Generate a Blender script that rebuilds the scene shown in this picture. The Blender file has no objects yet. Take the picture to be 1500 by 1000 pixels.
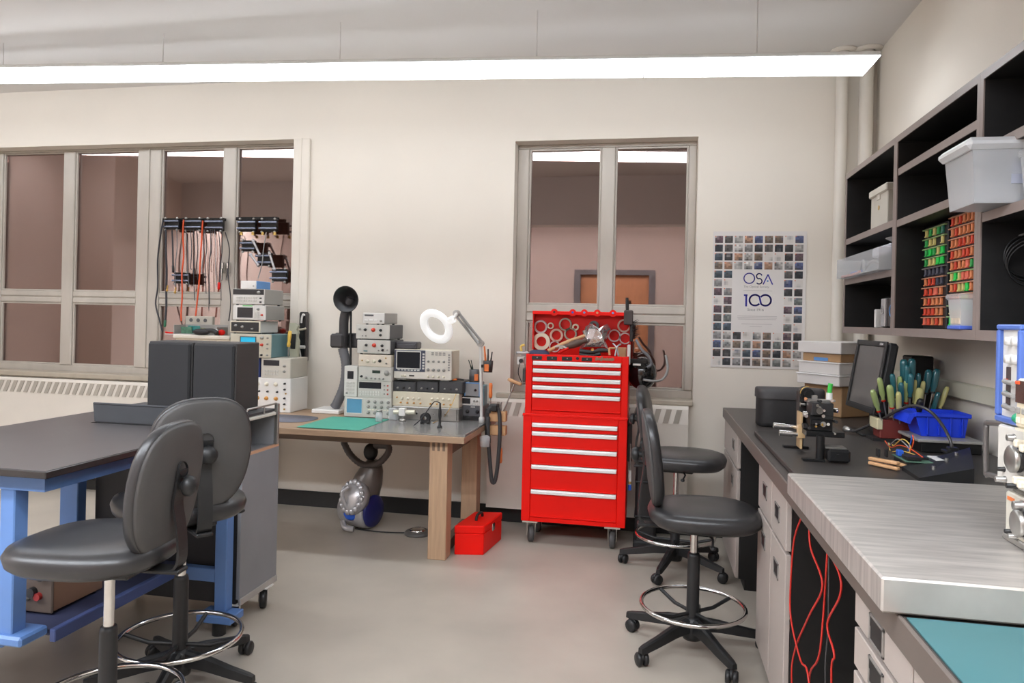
import bpy, math, random
from mathutils import Vector, Matrix
random.seed(7)
sc = bpy.context.scene
COL = sc.collection
PI = math.pi

# ------------------------------------------------------------------ camera, world, exposure, area light
F, TH, RO, H, CX, CY = 1050.0, math.radians(11), .022, 1.45, 750.0, 467.0
cd = bpy.data.cameras.new('camera'); cam = bpy.data.objects.new('camera', cd); COL.objects.link(cam)
cd.sensor_fit = 'HORIZONTAL'; cd.sensor_width = 36.0; cd.lens = 36.0*F/1500.0
cd.clip_start = .05; cd.clip_end = 100
_ax = Vector((-math.sin(TH), math.cos(TH), 0)); _r = Vector((math.cos(TH), math.sin(TH), 0)); _u = Vector((0, 0, 1))
_r2 = _r*math.cos(RO) + _u*math.sin(RO); _u2 = _u*math.cos(RO) - _r*math.sin(RO)
cam.matrix_world = Matrix(((_r2.x, _u2.x, -_ax.x, 0), (_r2.y, _u2.y, -_ax.y, 0), (_r2.z, _u2.z, -_ax.z, H), (0, 0, 0, 1)))
cd.shift_x = 0.0; cd.shift_y = -(500.0-CY)/1500.0
sc.camera = cam
world = bpy.data.worlds.new('world'); sc.world = world; world.use_nodes = True
world.node_tree.nodes['Background'].inputs[0].default_value = (.30, .22, .20, 1)
world.node_tree.nodes['Background'].inputs[1].default_value = .25
vs = sc.view_settings
vs.view_transform = 'Standard'; vs.look = 'None'; vs.gamma = 1.0; vs.use_curve_mapping = False
vs.exposure = 0.84
LAMP_FILL = 21.0  # emission of the added, unseen fill strips
LAMP = 7.5            # emission of the fluorescent diffusers

def at(px, py, X=None, Y=None, Z=None):
    """room point seen along a sight line of the survey photo on a plane of the room (metres)"""
    dx, dy = px-CX, py-CY
    u = (dx*math.cos(RO)+dy*math.sin(RO))/F; v = (-dx*math.sin(RO)+dy*math.cos(RO))/F
    d = Vector((-math.sin(TH)+u*math.cos(TH), math.cos(TH)+u*math.sin(TH), -v))
    t = X/d.x if X is not None else (Y/d.y if Y is not None else (Z-H)/d.z)
    p = d*t; p.z += H
    return p
def rect(x0, y0, x1, y1, Y):
    """x range and z range of an upright rectangle on the plane Y"""
    ym, xm = (y0+y1)/2, (x0+x1)/2
    return at(x0, ym, Y=Y).x, at(x1, ym, Y=Y).x, at(xm, y1, Y=Y).z, at(xm, y0, Y=Y).z

# ------------------------------------------------------------------ materials
def lin(c):
    c /= 255.0
    return c/12.92 if c <= .04045 else ((c+.055)/1.055)**2.4
MATS = {}
def mat(name, rgb, rough=.5, metal=0.0, var=.06, scale=6.0, bump=0.0, bscale=120.0, trans=0.0, emit=0.0, spec=.5, coat=0.0, stretch=None, alpha=1.0):
    if name in MATS: return MATS[name]
    m = bpy.data.materials.new(name); m.use_nodes = True
    nt = m.node_tree; n = nt.nodes; l = nt.links; p = n['Principled BSDF']
    c = tuple(lin(v) for v in rgb)
    p.inputs['Roughness'].default_value = rough; p.inputs['Metallic'].default_value = metal
    p.inputs['Specular IOR Level'].default_value = spec
    p.inputs['Coat Weight'].default_value = coat
    if trans: p.inputs['Transmission Weight'].default_value = trans
    if alpha < 1: p.inputs['Alpha'].default_value = alpha
    p.inputs['Base Color'].default_value = (*c, 1)
    tc = None
    if var or bump:
        tc = n.new('ShaderNodeTexCoord'); mp = n.new('ShaderNodeMapping'); l.new(tc.outputs['Object'], mp.inputs['Vector'])
        if stretch: mp.inputs['Scale'].default_value = stretch
    if var:
        nz = n.new('ShaderNodeTexNoise'); nz.inputs['Scale'].default_value = scale; nz.inputs['Detail'].default_value = 4
        l.new(mp.outputs[0], nz.inputs['Vector'])
        mr = n.new('ShaderNodeMapRange'); mr.inputs[1].default_value = .3; mr.inputs[2].default_value = .7
        mr.inputs[3].default_value = 1-var; mr.inputs[4].default_value = 1+var
        l.new(nz.outputs['Fac'], mr.inputs[0])
        mx = n.new('ShaderNodeVectorMath'); mx.operation = 'SCALE'; mx.inputs[0].default_value = c
        l.new(mr.outputs[0], mx.inputs['Scale']); l.new(mx.outputs[0], p.inputs['Base Color'])
    if bump:
        bz = n.new('ShaderNodeTexNoise'); bz.inputs['Scale'].default_value = bscale; bz.inputs['Detail'].default_value = 3
        l.new(mp.outputs[0], bz.inputs['Vector'])
        b = n.new('ShaderNodeBump'); b.inputs['Strength'].default_value = bump; b.inputs['Distance'].default_value = .004
        l.new(bz.outputs['Fac'], b.inputs['Height']); l.new(b.outputs[0], p.inputs['Normal'])
    if emit:
        p.inputs['Emission Color'].default_value = (*c, 1); p.inputs['Emission Strength'].default_value = emit
    MATS[name] = m
    return m
def attr_mat(name, rough=.5):
    m = bpy.data.materials.new(name); m.use_nodes = True; n = m.node_tree.nodes
    a = n.new('ShaderNodeAttribute'); a.attribute_name = 'tint'
    m.node_tree.links.new(a.outputs['Color'], n['Principled BSDF'].inputs['Base Color'])
    n['Principled BSDF'].inputs['Roughness'].default_value = rough
    return m

M_wall = mat('wall_paint', (229, 221, 209), .75, var=.025, scale=1.2, bump=.05, bscale=90)
M_rear = mat('rear_wall_paint', (164, 148, 140), .8, var=.03, scale=1.0)
M_ceil = mat('ceiling_paint', (214, 210, 206), .8, var=.03, scale=.8)
M_floor = mat('floor_vinyl', (176, 167, 155), .38, var=.10, scale=2.2, bump=.03, bscale=30)
M_base = mat('black_cove_base', (26, 25, 25), .45)
M_pipe = mat('pipe_paint', (221, 214, 203), .5, var=.02)
M_alum = mat('window_aluminium', (190, 183, 173), .45, .15, var=.07, scale=9, stretch=(1, 1, .3))
M_sill = mat('stone_sill', (178, 168, 152), .55, var=.08, scale=12)
M_radi = mat('convector_enamel', (222, 215, 204), .4, var=.02)
M_slot = mat('convector_slot', (168, 160, 148), .7)
M_bplas = mat('black_plastic', (30, 30, 31), .45, var=.1, scale=20)
M_bmet = mat('black_steel', (24, 24, 25), .4, .3, var=.1)
M_vinyl = mat('black_vinyl', (48, 47, 48), .34, var=.08, scale=8, bump=.05, bscale=200, spec=.55)
M_shell = mat('grey_shell', (74, 72, 71), .6, var=.06, scale=12, bump=.06, bscale=260)
M_chrome = mat('chrome', (214, 212, 210), .12, 1.0, var=.02)
M_steel = mat('brushed_steel', (176, 174, 170), .32, .85, var=.1, scale=30)
M_blue = mat('blue_enamel', (92, 128, 184), .42, var=.05)
M_dblue = mat('dark_blue_board', (50, 55, 82), .6, var=.1)
M_btop = mat('dark_table_laminate', (86, 82, 82), .33, var=.06, scale=5)
M_edge = mat('dark_table_edge', (50, 46, 45), .28, var=.05)
M_cart = mat('cart_grey_panel', (132, 133, 137), .5, var=.05)
M_cartf = mat('cart_dark_panel', (38, 38, 40), .55, var=.08)
M_ctop = mat('cart_top_rubber', (66, 66, 68), .5)
M_white = mat('white_plastic', (226, 224, 220), .4, var=.02)
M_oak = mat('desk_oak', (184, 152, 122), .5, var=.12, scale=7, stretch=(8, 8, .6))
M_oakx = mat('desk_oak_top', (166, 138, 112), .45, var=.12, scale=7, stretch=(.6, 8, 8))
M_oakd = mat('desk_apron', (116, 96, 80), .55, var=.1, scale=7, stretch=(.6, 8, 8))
M_mat_g = mat('teal_cutting_mat', (78, 168, 146), .6, var=.04)
M_mat_s = mat('grey_static_mat', (138, 136, 133), .22, .2, var=.06)
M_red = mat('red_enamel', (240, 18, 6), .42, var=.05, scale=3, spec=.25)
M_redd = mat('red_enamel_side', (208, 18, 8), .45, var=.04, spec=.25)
M_trim = mat('drawer_trim_aluminium', (240, 240, 238), .3, .1, var=.03)
M_lam = mat('cabinet_laminate', (178, 167, 160), .45, var=.02, scale=3)
M_cbody = mat('cabinet_carcass', (30, 29, 29), .5, var=.08)
M_ctr = mat('counter_laminate', (68, 62, 59), .38, var=.16, scale=22, stretch=(1, .12, 1))
M_ctre = mat('counter_edge', (104, 94, 88), .42, var=.06)
M_brd = mat('breadboard_anodised', (56, 52, 50), .42, var=.16, scale=26, stretch=(1, .12, 1))
M_cyan = mat('turquoise_mat', (64, 108, 113), .5, var=.05, scale=2)
M_shelf = mat('shelf_black_oak', (27, 26, 26), .5, var=.18, scale=14, stretch=(1, .3, 2))
M_band = mat('shelf_edge_band', (142, 128, 122), .45, var=.05, scale=10)
M_bcab = mat('rack_black', (32, 31, 34), .5)
M_card = mat('cardboard', (178, 142, 104), .8, var=.06, scale=5)
M_paper = mat('white_card', (222, 217, 213), .7, var=.02)
M_ivory = mat('ivory_panel', (214, 205, 184), .5, var=.03, scale=14)
M_grey = mat('instrument_grey', (198, 195, 188), .5, var=.03, scale=14)
M_lgrey = mat('instrument_pale_grey', (214, 211, 206), .5, var=.03)
M_dgrey = mat('instrument_charcoal', (84, 84, 86), .5, var=.05)
M_navy = mat('instrument_navy_bezel', (66, 70, 88), .45)
M_scr = mat('dark_screen', (46, 46, 50), .15, var=.05)
M_scrb = mat('blue_screen', (96, 152, 186), .2, var=.05)
M_scrc = mat('cyan_screen', (26, 166, 206), .25, var=.03, emit=.25)
M_knobg = mat('grey_knob', (150, 147, 142), .4, var=.05)
M_knobb = mat('black_knob', (32, 31, 32), .4)
M_knobr = mat('red_knob', (206, 62, 40), .4)
M_knobo = mat('amber_knob', (206, 146, 70), .4)
M_knobw = mat('cream_knob', (228, 220, 200), .4)
M_teal = mat('teal_enamel', (106, 140, 146), .45, var=.04)
M_sky = mat('sky_blue_case', (96, 148, 206), .45)
M_org = mat('orange_plastic', (228, 122, 60), .45, var=.03)
M_orgw = mat('orange_wire', (222, 84, 40), .5)
M_redw = mat('red_wire', (206, 44, 34), .45)
M_blkw = mat('black_wire', (52, 52, 58), .5)
M_gryw = mat('grey_wire', (150, 148, 146), .5)
M_yelw = mat('yellow_wire', (226, 190, 96), .5)
M_bluw = mat('blue_wire', (40, 92, 200), .5)
M_hose = mat('grey_hose', (104, 104, 108), .5, var=.05)
M_wood = mat('pale_wood', (206, 160, 116), .55, var=.1, scale=10, stretch=(1, 1, .3))
M_foil = mat('foil_bag', (196, 194, 196), .16, .85, var=.2, scale=20, bump=.7, bscale=36)
M_blub = mat('blue_bin_plastic', (24, 62, 214), .4, var=.03)
M_grn = mat('green_plastic', (60, 178, 70), .4)
M_tealh = mat('teal_screwdriver_acetate', (46, 104, 112), .22, var=.1, coat=.4)
M_limeh = mat('pale_green_acetate', (160, 176, 112), .25, var=.08, coat=.4)
M_yelh = mat('pale_yellow_acetate', (206, 200, 132), .25, var=.08, coat=.4)
M_silv = mat('silver_plastic', (190, 188, 190), .25, .5, var=.04)
M_dvio = mat('blue_vacuum_shell', (34, 40, 140), .25, var=.05, coat=.5)
M_smoke = mat('smoked_bin', (98, 88, 82), .3, .1, var=.08)
M_ring = mat('tape_cream', (226, 216, 192), .5)
M_ringc = mat('tape_clear', (196, 158, 142), .35, var=.05)
M_brass = mat('brass', (206, 168, 96), .3, .8)
M_lampw = mat('lamp_white', (246, 246, 246), .35, var=.0, emit=.22)
M_door = mat('door_wood', (168, 112, 74), .5, var=.1, stretch=(6, 6, .6))
M_dirt = mat('floor_scuff', (120, 112, 104), .6)
M_tube = mat('fluorescent_diffuser', (240, 247, 255), .4, var=0, emit=LAMP)
M_tube_fill = mat('fill_diffuser', (240, 247, 255), .4, var=0, emit=LAMP_FILL)
M_raceway = mat('raceway_enamel', (216, 212, 192), .45, var=.02)

def glass_mat():
    m = bpy.data.materials.new('window_glass'); m.use_nodes = True; n = m.node_tree.nodes; l = m.node_tree.links
    n.remove(n['Principled BSDF'])
    g = n.new('ShaderNodeBsdfGlossy'); g.inputs['Roughness'].default_value = .012; g.inputs['Color'].default_value = (.95, .80, .77, 1)
    t = n.new('ShaderNodeBsdfTransparent'); t.inputs['Color'].default_value = (.80, .76, .74, 1)
    mx = n.new('ShaderNodeMixShader')
    lw = n.new('ShaderNodeLayerWeight'); lw.inputs['Blend'].default_value = .35
    mr = n.new('ShaderNodeMapRange'); mr.inputs[3].default_value = .25; mr.inputs[4].default_value = .7
    l.new(lw.outputs['Fresnel'], mr.inputs[0]); l.new(mr.outputs[0], mx.inputs[0])
    l.new(t.outputs[0], mx.inputs[1]); l.new(g.outputs[0], mx.inputs[2]); l.new(mx.outputs[0], n['Material Output'].inputs[0])
    return m
M_glass = glass_mat()
def clear_mat(name, col, mixv=.55, rough=.25):
    """thin clear or frosted plastic: part of the light passes straight through"""
    m = bpy.data.materials.new(name); m.use_nodes = True; n = m.node_tree.nodes; l = m.node_tree.links
    p = n['Principled BSDF']; p.inputs['Base Color'].default_value = (*(lin(v) for v in col), 1); p.inputs['Roughness'].default_value = rough
    t = n.new('ShaderNodeBsdfTransparent'); mx = n.new('ShaderNodeMixShader'); mx.inputs[0].default_value = mixv
    l.new(t.outputs[0], mx.inputs[1]); l.new(p.outputs[0], mx.inputs[2]); l.new(mx.outputs[0], n['Material Output'].inputs[0])
    return m
M_frost = clear_mat('frosted_tub', (226, 228, 230), .40, .3)
M_clear = clear_mat('clear_plastic', (224, 226, 228), .35, .15)
M_lens = clear_mat('lens_glass', (236, 234, 230), .22, .03)
M_print = attr_mat('poster_print', .6)

# ------------------------------------------------------------------ mesh builder
class B:
    def __init__(s, M=None):
        s.v, s.f, s.s, s.c, s.M = [], [], [], [], M
    def _add(s, vs_, fs, smooth=False, col=None):
        o = len(s.v)
        s.v += [tuple(s.M @ Vector(p)) if s.M else tuple(p) for p in vs_]
        for f in fs:
            s.f.append([o+i for i in f]); s.s.append(smooth); s.c.append(col)
        return s
    def box(s, x0, x1, y0, y1, z0, z1, b=0.0, R=None, col=None):
        if x1 < x0: x0, x1 = x1, x0
        if y1 < y0: y0, y1 = y1, y0
        if z1 < z0: z0, z1 = z1, z0
        b = min(b, (x1-x0)*.45, (y1-y0)*.45, (z1-z0)*.45)
        c = Vector(((x0+x1)/2, (y0+y1)/2, (z0+z1)/2))
        if b <= 0:
            vv = [(x, y, z) for x in (x0, x1) for y in (y0, y1) for z in (z0, z1)]
            ff = [(0, 1, 3, 2), (4, 6, 7, 5), (0, 4, 5, 1), (2, 3, 7, 6), (0, 2, 6, 4), (1, 5, 7, 3)]
        else:
            vv = []
            X, Y_, Z_ = (x0, x1), (y0, y1), (z0, z1)
            def idx(i, j, k, a): return ((i*2+j)*2+k)*3+a
            for i in (0, 1):
                for j in (0, 1):
                    for k in (0, 1):
                        sx, sy, sz = (b if i == 0 else -b), (b if j == 0 else -b), (b if k == 0 else -b)
                        vv += [(X[i], Y_[j]+sy, Z_[k]+sz), (X[i]+sx, Y_[j], Z_[k]+sz), (X[i]+sx, Y_[j]+sy, Z_[k])]
            ff = []
            for i in (0, 1):
                q = [idx(i, 0, 0, 0), idx(i, 0, 1, 0), idx(i, 1, 1, 0), idx(i, 1, 0, 0)]; ff.append(q if i == 0 else q[::-1])
                q = [idx(0, i, 0, 1), idx(1, i, 0, 1), idx(1, i, 1, 1), idx(0, i, 1, 1)]; ff.append(q if i == 0 else q[::-1])
                q = [idx(0, 0, i, 2), idx(0, 1, i, 2), idx(1, 1, i, 2), idx(1, 0, i, 2)]; ff.append(q if i == 0 else q[::-1])
            for i in (0, 1):
                for j in (0, 1):
                    sg = (i == j)
                    q = [idx(i, j, 0, 0), idx(i, j, 0, 1), idx(i, j, 1, 1), idx(i, j, 1, 0)]; ff.append(q[::-1] if sg else q)
                    q = [idx(i, 0, j, 0), idx(i, 0, j, 2), idx(i, 1, j, 2), idx(i, 1, j, 0)]; ff.append(q if sg else q[::-1])
                    q = [idx(0, i, j, 1), idx(0, i, j, 2), idx(1, i, j, 2), idx(1, i, j, 1)]; ff.append(q[::-1] if sg else q)
                    for k in (0, 1):
                        q = [idx(i, j, k, 0), idx(i, j, k, 1), idx(i, j, k, 2)]
                        ff.append(q if (i+j+k) % 2 == 0 else q[::-1])
        if R is not None: vv = [c + R @ (Vector(p)-c) for p in vv]
        return s._add(vv, ff, False, col)
    def obox(s, c, size, R=None, b=0.0):
        c = Vector(c); hx, hy, hz = size[0]/2, size[1]/2, size[2]/2
        return s.box(c.x-hx, c.x+hx, c.y-hy, c.y+hy, c.z-hz, c.z+hz, b, R)
    @staticmethod
    def frame(d):
        d = Vector(d).normalized(); a = Vector((0, 0, 1)) if abs(d.z) < .9 else Vector((1, 0, 0))
        x = d.cross(a).normalized(); return x, d.cross(x).normalized(), d
    def cyl(s, p0, p1, r0, r1=None, n=16, caps=True):
        r1 = r0 if r1 is None else r1
        p0, p1 = Vector(p0), Vector(p1); x, y, d = B.frame(p1-p0)
        ring = lambda p, r: [p + x*(r*math.cos(2*PI*i/n)) + y*(r*math.sin(2*PI*i/n)) for i in range(n)]
        a, b = ring(p0, r0), ring(p1, r1)
        s._add(a+b, [(i, (i+1) % n, n+(i+1) % n, n+i) for i in range(n)], True)
        if caps:
            if r0 > 1e-6: s._add(a, [tuple(range(n))[::-1]])
            if r1 > 1e-6: s._add(b, [tuple(range(n))])
        return s
    def tube(s, pts, r, n=8, closed=False, smooth=0, caps=True):
        P = [Vector(p) for p in pts]
        if smooth: P = spline(P, smooth, closed)
        m = len(P); vv = []; prev = None
        for i in range(m):
            if closed: d = P[(i+1) % m]-P[i-1]
            else: d = P[min(i+1, m-1)]-P[max(i-1, 0)]
            d.normalize()
            if prev is None: x, y, _ = B.frame(d)
            else:
                x = prev - d*prev.dot(d)
                if x.length < 1e-6: x, y, _ = B.frame(d)
                x.normalize(); y = d.cross(x)
            prev = x
            rr = r[i*len(r)//m] if isinstance(r, (list, tuple)) else r
            vv += [P[i] + x*(rr*math.cos(2*PI*k/n)) + y*(rr*math.sin(2*PI*k/n)) for k in range(n)]
        ff = []
        for i in range(m if closed else m-1):
            j = (i+1) % m
            ff += [(i*n+k, i*n+(k+1) % n, j*n+(k+1) % n, j*n+k) for k in range(n)]
        s._add(vv, ff, True)
        if not closed and caps:
            s._add(vv[:n], [tuple(range(n))[::-1]]); s._add(vv[-n:], [tuple(range(n))])
        return s
    def lathe(s, prof, o=(0, 0, 0), d=(0, 0, 1), n=24, flat=False):
        """prof: (radius, height along d)"""
        o = Vector(o); x, y, d = B.frame(d); vv = []; m = len(prof)
        for r, h in prof:
            vv += [o + d*h + x*(r*math.cos(2*PI*i/n)) + y*(r*math.sin(2*PI*i/n)) for i in range(n)]
        ff = []
        for j in range(m-1):
            ff += [(j*n+i, j*n+(i+1) % n, (j+1)*n+(i+1) % n, (j+1)*n+i) for i in range(n)]
        return s._add(vv, ff, not flat)
    def ring(s, o, d, ro, ri, h, n=32):
        return s.lathe([(ri, 0), (ro, 0), (ro, h), (ri, h), (ri, 0)], o, d, n, True)
    def torus(s, o, d, R, r, n=40, k=10):
        o = Vector(o); x, y, d = B.frame(d)
        return s.tube([o + x*(R*math.cos(2*PI*i/n)) + y*(R*math.sin(2*PI*i/n)) for i in range(n)], r, k, True)
    def ell(s, c, rad, n=16, m=10, R=None):
        c = Vector(c); vv = []
        for j in range(m+1):
            t = -PI/2 + PI*j/m
            for i in range(n):
                p = Vector((rad[0]*math.cos(t)*math.cos(2*PI*i/n), rad[1]*math.cos(t)*math.sin(2*PI*i/n), rad[2]*math.sin(t)))
                vv.append(c + (R @ p if R is not None else p))
        ff = []
        for j in range(m):
            ff += [(j*n+i, j*n+(i+1) % n, (j+1)*n+(i+1) % n, (j+1)*n+i) for i in range(n)]
        return s._add(vv, ff, True)
    def prism(s, poly, o, ux, uy, ext, smooth=False):
        o, ux, uy, ext = Vector(o), Vector(ux), Vector(uy), Vector(ext); n = len(poly)
        a = [o + ux*p[0] + uy*p[1] for p in poly]; b = [p+ext for p in a]
        rev = ux.cross(uy).dot(ext) > 0
        fa, fb = tuple(range(n)), tuple(range(n, 2*n))
        area = sum(poly[i][0]*poly[(i+1) % n][1]-poly[(i+1) % n][0]*poly[i][1] for i in range(n))
        if area < 0: rev = not rev
        s._add(a+b, [fa[::-1], fb] if rev else [fa, fb[::-1]])
        q = [(i, (i+1) % n, n+(i+1) % n, n+i) for i in range(n)]
        s._add(a+b, q if rev else [f[::-1] for f in q], smooth)
        return s
    def pad(s, layers, n=40, p=2.6):
        """stack of super-ellipse rings: (cx, cy, z, rx, ry); closed at both ends"""
        vv = []
        for cx, cy, z, rx, ry in layers:
            for i in range(n):
                t = 2*PI*i/n; c_, s_ = math.cos(t), math.sin(t)
                vv.append((cx+rx*math.copysign(abs(c_)**(2/p), c_), cy+ry*math.copysign(abs(s_)**(2/p), s_), z))
        m = len(layers); ff = []
        for j in range(m-1):
            ff += [(j*n+i, j*n+(i+1) % n, (j+1)*n+(i+1) % n, (j+1)*n+i) for i in range(n)]
        ff += [tuple(range(n))[::-1], tuple(range((m-1)*n, m*n))]
        return s._add(vv, ff, True)
    def quad(s, a, b, c, d, col=None):
        return s._add([a, b, c, d], [(0, 1, 2, 3)], False, col)
    def mesh(s, name, m, off=None):
        me = bpy.data.meshes.new(name)
        vv = [(x-off[0], y-off[1], z-off[2]) for x, y, z in s.v] if off is not None else s.v
        me.from_pydata(vv, [], s.f); me.polygons.foreach_set('use_smooth', s.s); me.materials.append(m)
        if any(c is not None for c in s.c):
            ca = me.color_attributes.new('tint', 'FLOAT_COLOR', 'CORNER')
            for pl in me.polygons:
                c = s.c[pl.index] or (1, 1, 1)
                for li in pl.loop_indices: ca.data[li].color = (*c, 1)
        me.update(); return me
def spline(P, k, closed=False):
    out = []; m = len(P)
    for i in range(m if closed else m-1):
        if closed: a, b, c, d = P[i-1], P[i], P[(i+1) % m], P[(i+2) % m]
        else: a, b, c, d = P[max(i-1, 0)], P[i], P[i+1], P[min(i+2, m-1)]
        for j in range(k):
            t = j/k
            out.append(.5*((2*b)+(c-a)*t+(2*a-5*b+4*c-d)*t*t+(3*b-a-3*c+d)*t**3))
    if not closed: out.append(P[-1])
    return out
def rotz(a): return Matrix.Rotation(a, 3, 'Z')
def rotx(a): return Matrix.Rotation(a, 3, 'X')
def roty(a): return Matrix.Rotation(a, 3, 'Y')

# ------------------------------------------------------------------ objects
OFF = {}
def tag(o, label, cat, group=None):
    o['label'] = label; o['category'] = cat
    if group: o['group'] = group
    return o
def thing(name, label, cat, loc=(0, 0, 0), rz=0.0, group=None, world=True):
    """an Empty at the base of a thing; with world=True its parts are given in room coordinates"""
    o = bpy.data.objects.new(name, None); o.empty_display_size = .05; COL.objects.link(o)
    o.location = loc; o.rotation_euler = (0, 0, rz)
    tag(o, label, cat, group); OFF[o.name] = tuple(loc) if world else (0, 0, 0)
    return o
def part(parent, name, b, m, label=None, kind=None):
    off = OFF[parent.name]
    o = bpy.data.objects.new(name, b.mesh(name, m, off)); COL.objects.link(o); o.parent = parent; OFF[o.name] = off
    if label: o['label'] = label
    if kind: o['kind'] = kind
    return o
def solo(name, b, m, label, cat, group=None):
    xs = [p[0] for p in b.v]; ys = [p[1] for p in b.v]; zs = [p[2] for p in b.v]
    off = ((min(xs)+max(xs))/2, (min(ys)+max(ys))/2, min(zs))
    o = bpy.data.objects.new(name, b.mesh(name, m, off)); COL.objects.link(o); o.location = off; OFF[o.name] = off
    return tag(o, label, cat, group)
def struct(name, b, m, parent=None):
    o = bpy.data.objects.new(name, b.mesh(name, m)); COL.objects.link(o); OFF[o.name] = (0, 0, 0)
    if parent: o.parent = parent
    else: o['kind'] = 'structure'
    return o
def copy_tree(o, parent=None):
    c = o.copy(); COL.objects.link(c); OFF[c.name] = OFF.get(o.name, (0, 0, 0))
    if parent is not None: c.parent = parent
    for ch in list(o.children): copy_tree(ch, c)
    return c
def textmesh(txt, size, o, ux, uy, m_, b=None, align='LEFT', ext=.0006):
    cu = bpy.data.curves.new('lettering', 'FONT'); cu.body = txt; cu.size = size; cu.extrude = ext; cu.align_x = align; cu.resolution_u = 3
    ob = bpy.data.objects.new('lettering', cu); COL.objects.link(ob)
    dg = bpy.context.evaluated_depsgraph_get(); me = ob.evaluated_get(dg).to_mesh()
    ux, uy, o = Vector(ux), Vector(uy), Vector(o); un = ux.cross(uy)
    b = b or B()
    b._add([o+ux*v.co.x+uy*v.co.y+un*(v.co.z+ext) for v in me.vertices], [tuple(p.vertices) for p in me.polygons])
    ob.evaluated_get(dg).to_mesh_clear(); bpy.data.objects.remove(ob); bpy.data.curves.remove(cu)
    return b
# ------------------------------------------------------------------ the room
D = 5.05                      # room face of the window wall
GY = 5.20                     # glass plane
XR, XL, YB, ZC = 1.415, -6.45, -1.3, 3.24
W1 = (-5.62, -2.70, .93, 2.785)     # openings in the window wall: x0, x1, z0, z1
W2 = (-.985, .29, .915, 2.725)
b = B(); b.box(XL-.2, XR+.2, YB-.2, 5.5, -.12, 0); struct('floor', b, M_floor)
b = B(); b.box(XL-.2, XR+.2, YB-.2, 5.5, ZC, ZC+.15); struct('ceiling', b, M_ceil)
b = B(); TY = 5.36
b.box(XL-.2, W1[0], D, TY, 0, ZC); b.box(W1[1], W2[0], D, TY, 0, ZC); b.box(W2[1], XR+.2, D, TY, 0, ZC)
for w in (W1, W2):
    b.box(w[0], w[1], D, TY, 0, w[2]-.03); b.box(w[0], w[1], D, TY, w[3], ZC)
struct('wall_back', b, M_wall)
b = B(); b.box(XR, XR+.2, YB-.2, D, 0, ZC); struct('wall_right', b, M_wall)
b = B(); b.box(XL-.2, XL, YB-.2, D, 0, ZC); b.box(XL, XL+.45, 2.4, 3.3, 0, ZC); struct('wall_left', b, mat('left_wall_paint', (220, 206, 196), .8, var=.03, scale=1.0))
b = B()
b.box(XL, -1.25, YB-.2, YB, 0, ZC); b.box(.05, XR, YB-.2, YB, 0, ZC); b.box(-1.25, .05, YB-.2, YB, 2.28, ZC)
struct('wall_front', b, M_rear)
b = B(); b.box(-1.15, -.05, YB-.13, YB-.08, .005, 2.2)
d1 = struct('door_1', b, M_door)
b = B(); b.box(-1.25, -1.15, YB-.18, YB+.02, 0, 2.28); b.box(-.05, .05, YB-.18, YB+.02, 0, 2.28); b.box(-1.15, -.05, YB-.18, YB+.02, 2.2, 2.28)
struct('door_frame', b, M_dgrey, d1)
b = B(); b.cyl((-.17, YB-.08, 1.02), (-.17, YB-.02, 1.02), .012); b.cyl((-.17, YB-.025, 1.02), (-.29, YB-.025, 1.02), .01)
struct('door_handle', b, M_steel, d1)
b = B(); b.box(XL, XR, 1.25, 1.5, 2.64, ZC); struct('added_beam', b, M_ceil)        # added beam, unseen, keeps the fill strips out of the window reflections
# cove base along the window wall and the right wall
b = B(); b.box(XL, XR, D-.018, D, 0, .115, .004); struct('baseboard_back', b, M_base)
b = B(); b.box(XR-.015, XR, YB, D-.018, 0, .115, .004); struct('baseboard_right', b, M_base)
# white casing strip right of the left window
b = B(); b.box(-2.70, -2.565, D-.022, D, 1.0, 2.785, .006); b.box(-2.64, -2.63, D-.026, D-.02, 1.0, 2.785); struct('trim_2', b, M_wall)

def window(n, w, stiles, z_t0, z_t1, ztop, zbot):
    """metal window: stiles = x ranges of uprights; a transom between z_t0 and z_t1"""
    x0, x1, z0, z1 = w
    b = B(); b.box(x0, x1, GY+.03, GY+.07, ztop, z1, .004); win = struct('window_%d' % n, b, M_alum)
    b = B(); b.box(x0, x1, GY-.03, GY+.03, z0, zbot, .005); struct('bottom_rail', b, M_alum, win)
    b = B(); b.box(x0, x1, GY-.03, GY+.03, ztop, z1, .005); struct('top_rail', b, M_alum, win)
    for a, c in stiles:
        b = B(); b.box(a, c, GY-.035, GY+.03, zbot, ztop, .006)
        if c-a > .15: b.box((a+c)/2-.006, (a+c)/2+.006, GY-.045, GY-.03, zbot, ztop, .002)
        struct('stile', b, M_alum, win)
    for i in range(len(stiles)-1):
        a, c = stiles[i][1], stiles[i+1][0]
        if c-a < .2: continue
        zm = (z_t0+z_t1)/2
        b = B(); b.box(a, c, GY-.03, GY+.03, z_t0, zm-.004, .006); b.box(a, c, GY-.03, GY+.03, zm+.004, z_t1, .006); b.box(a, c, GY-.02, GY+.02, zm-.004, zm+.004)
        struct('transom', b, M_alum, win)
        for za, zb in ((zbot, z_t0), (z_t1, ztop)):
            b = B()
            t = .014
            b.box(a, a+t, GY-.022, GY, za, zb, .003); b.box(c-t, c, GY-.022, GY, za, zb, .003)
            b.box(a+t, c-t, GY-.022, GY, za, za+t, .003); b.box(a+t, c-t, GY-.022, GY, zb-t, zb, .003)
            struct('glazing_bead', b, M_alum, win)
            b = B(); b.box(a+.003, c-.003, GY+.002, GY+.008, za+.003, zb-.003); struct('pane', b, M_glass, win)
    return win
win1 = window(1, W1, [(-5.62, -5.455), (-4.85, -4.745), (-4.145, -3.935), (-3.372, -3.262), (-2.755, -2.70)], 1.505, 1.60, 2.768, .985)
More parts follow.
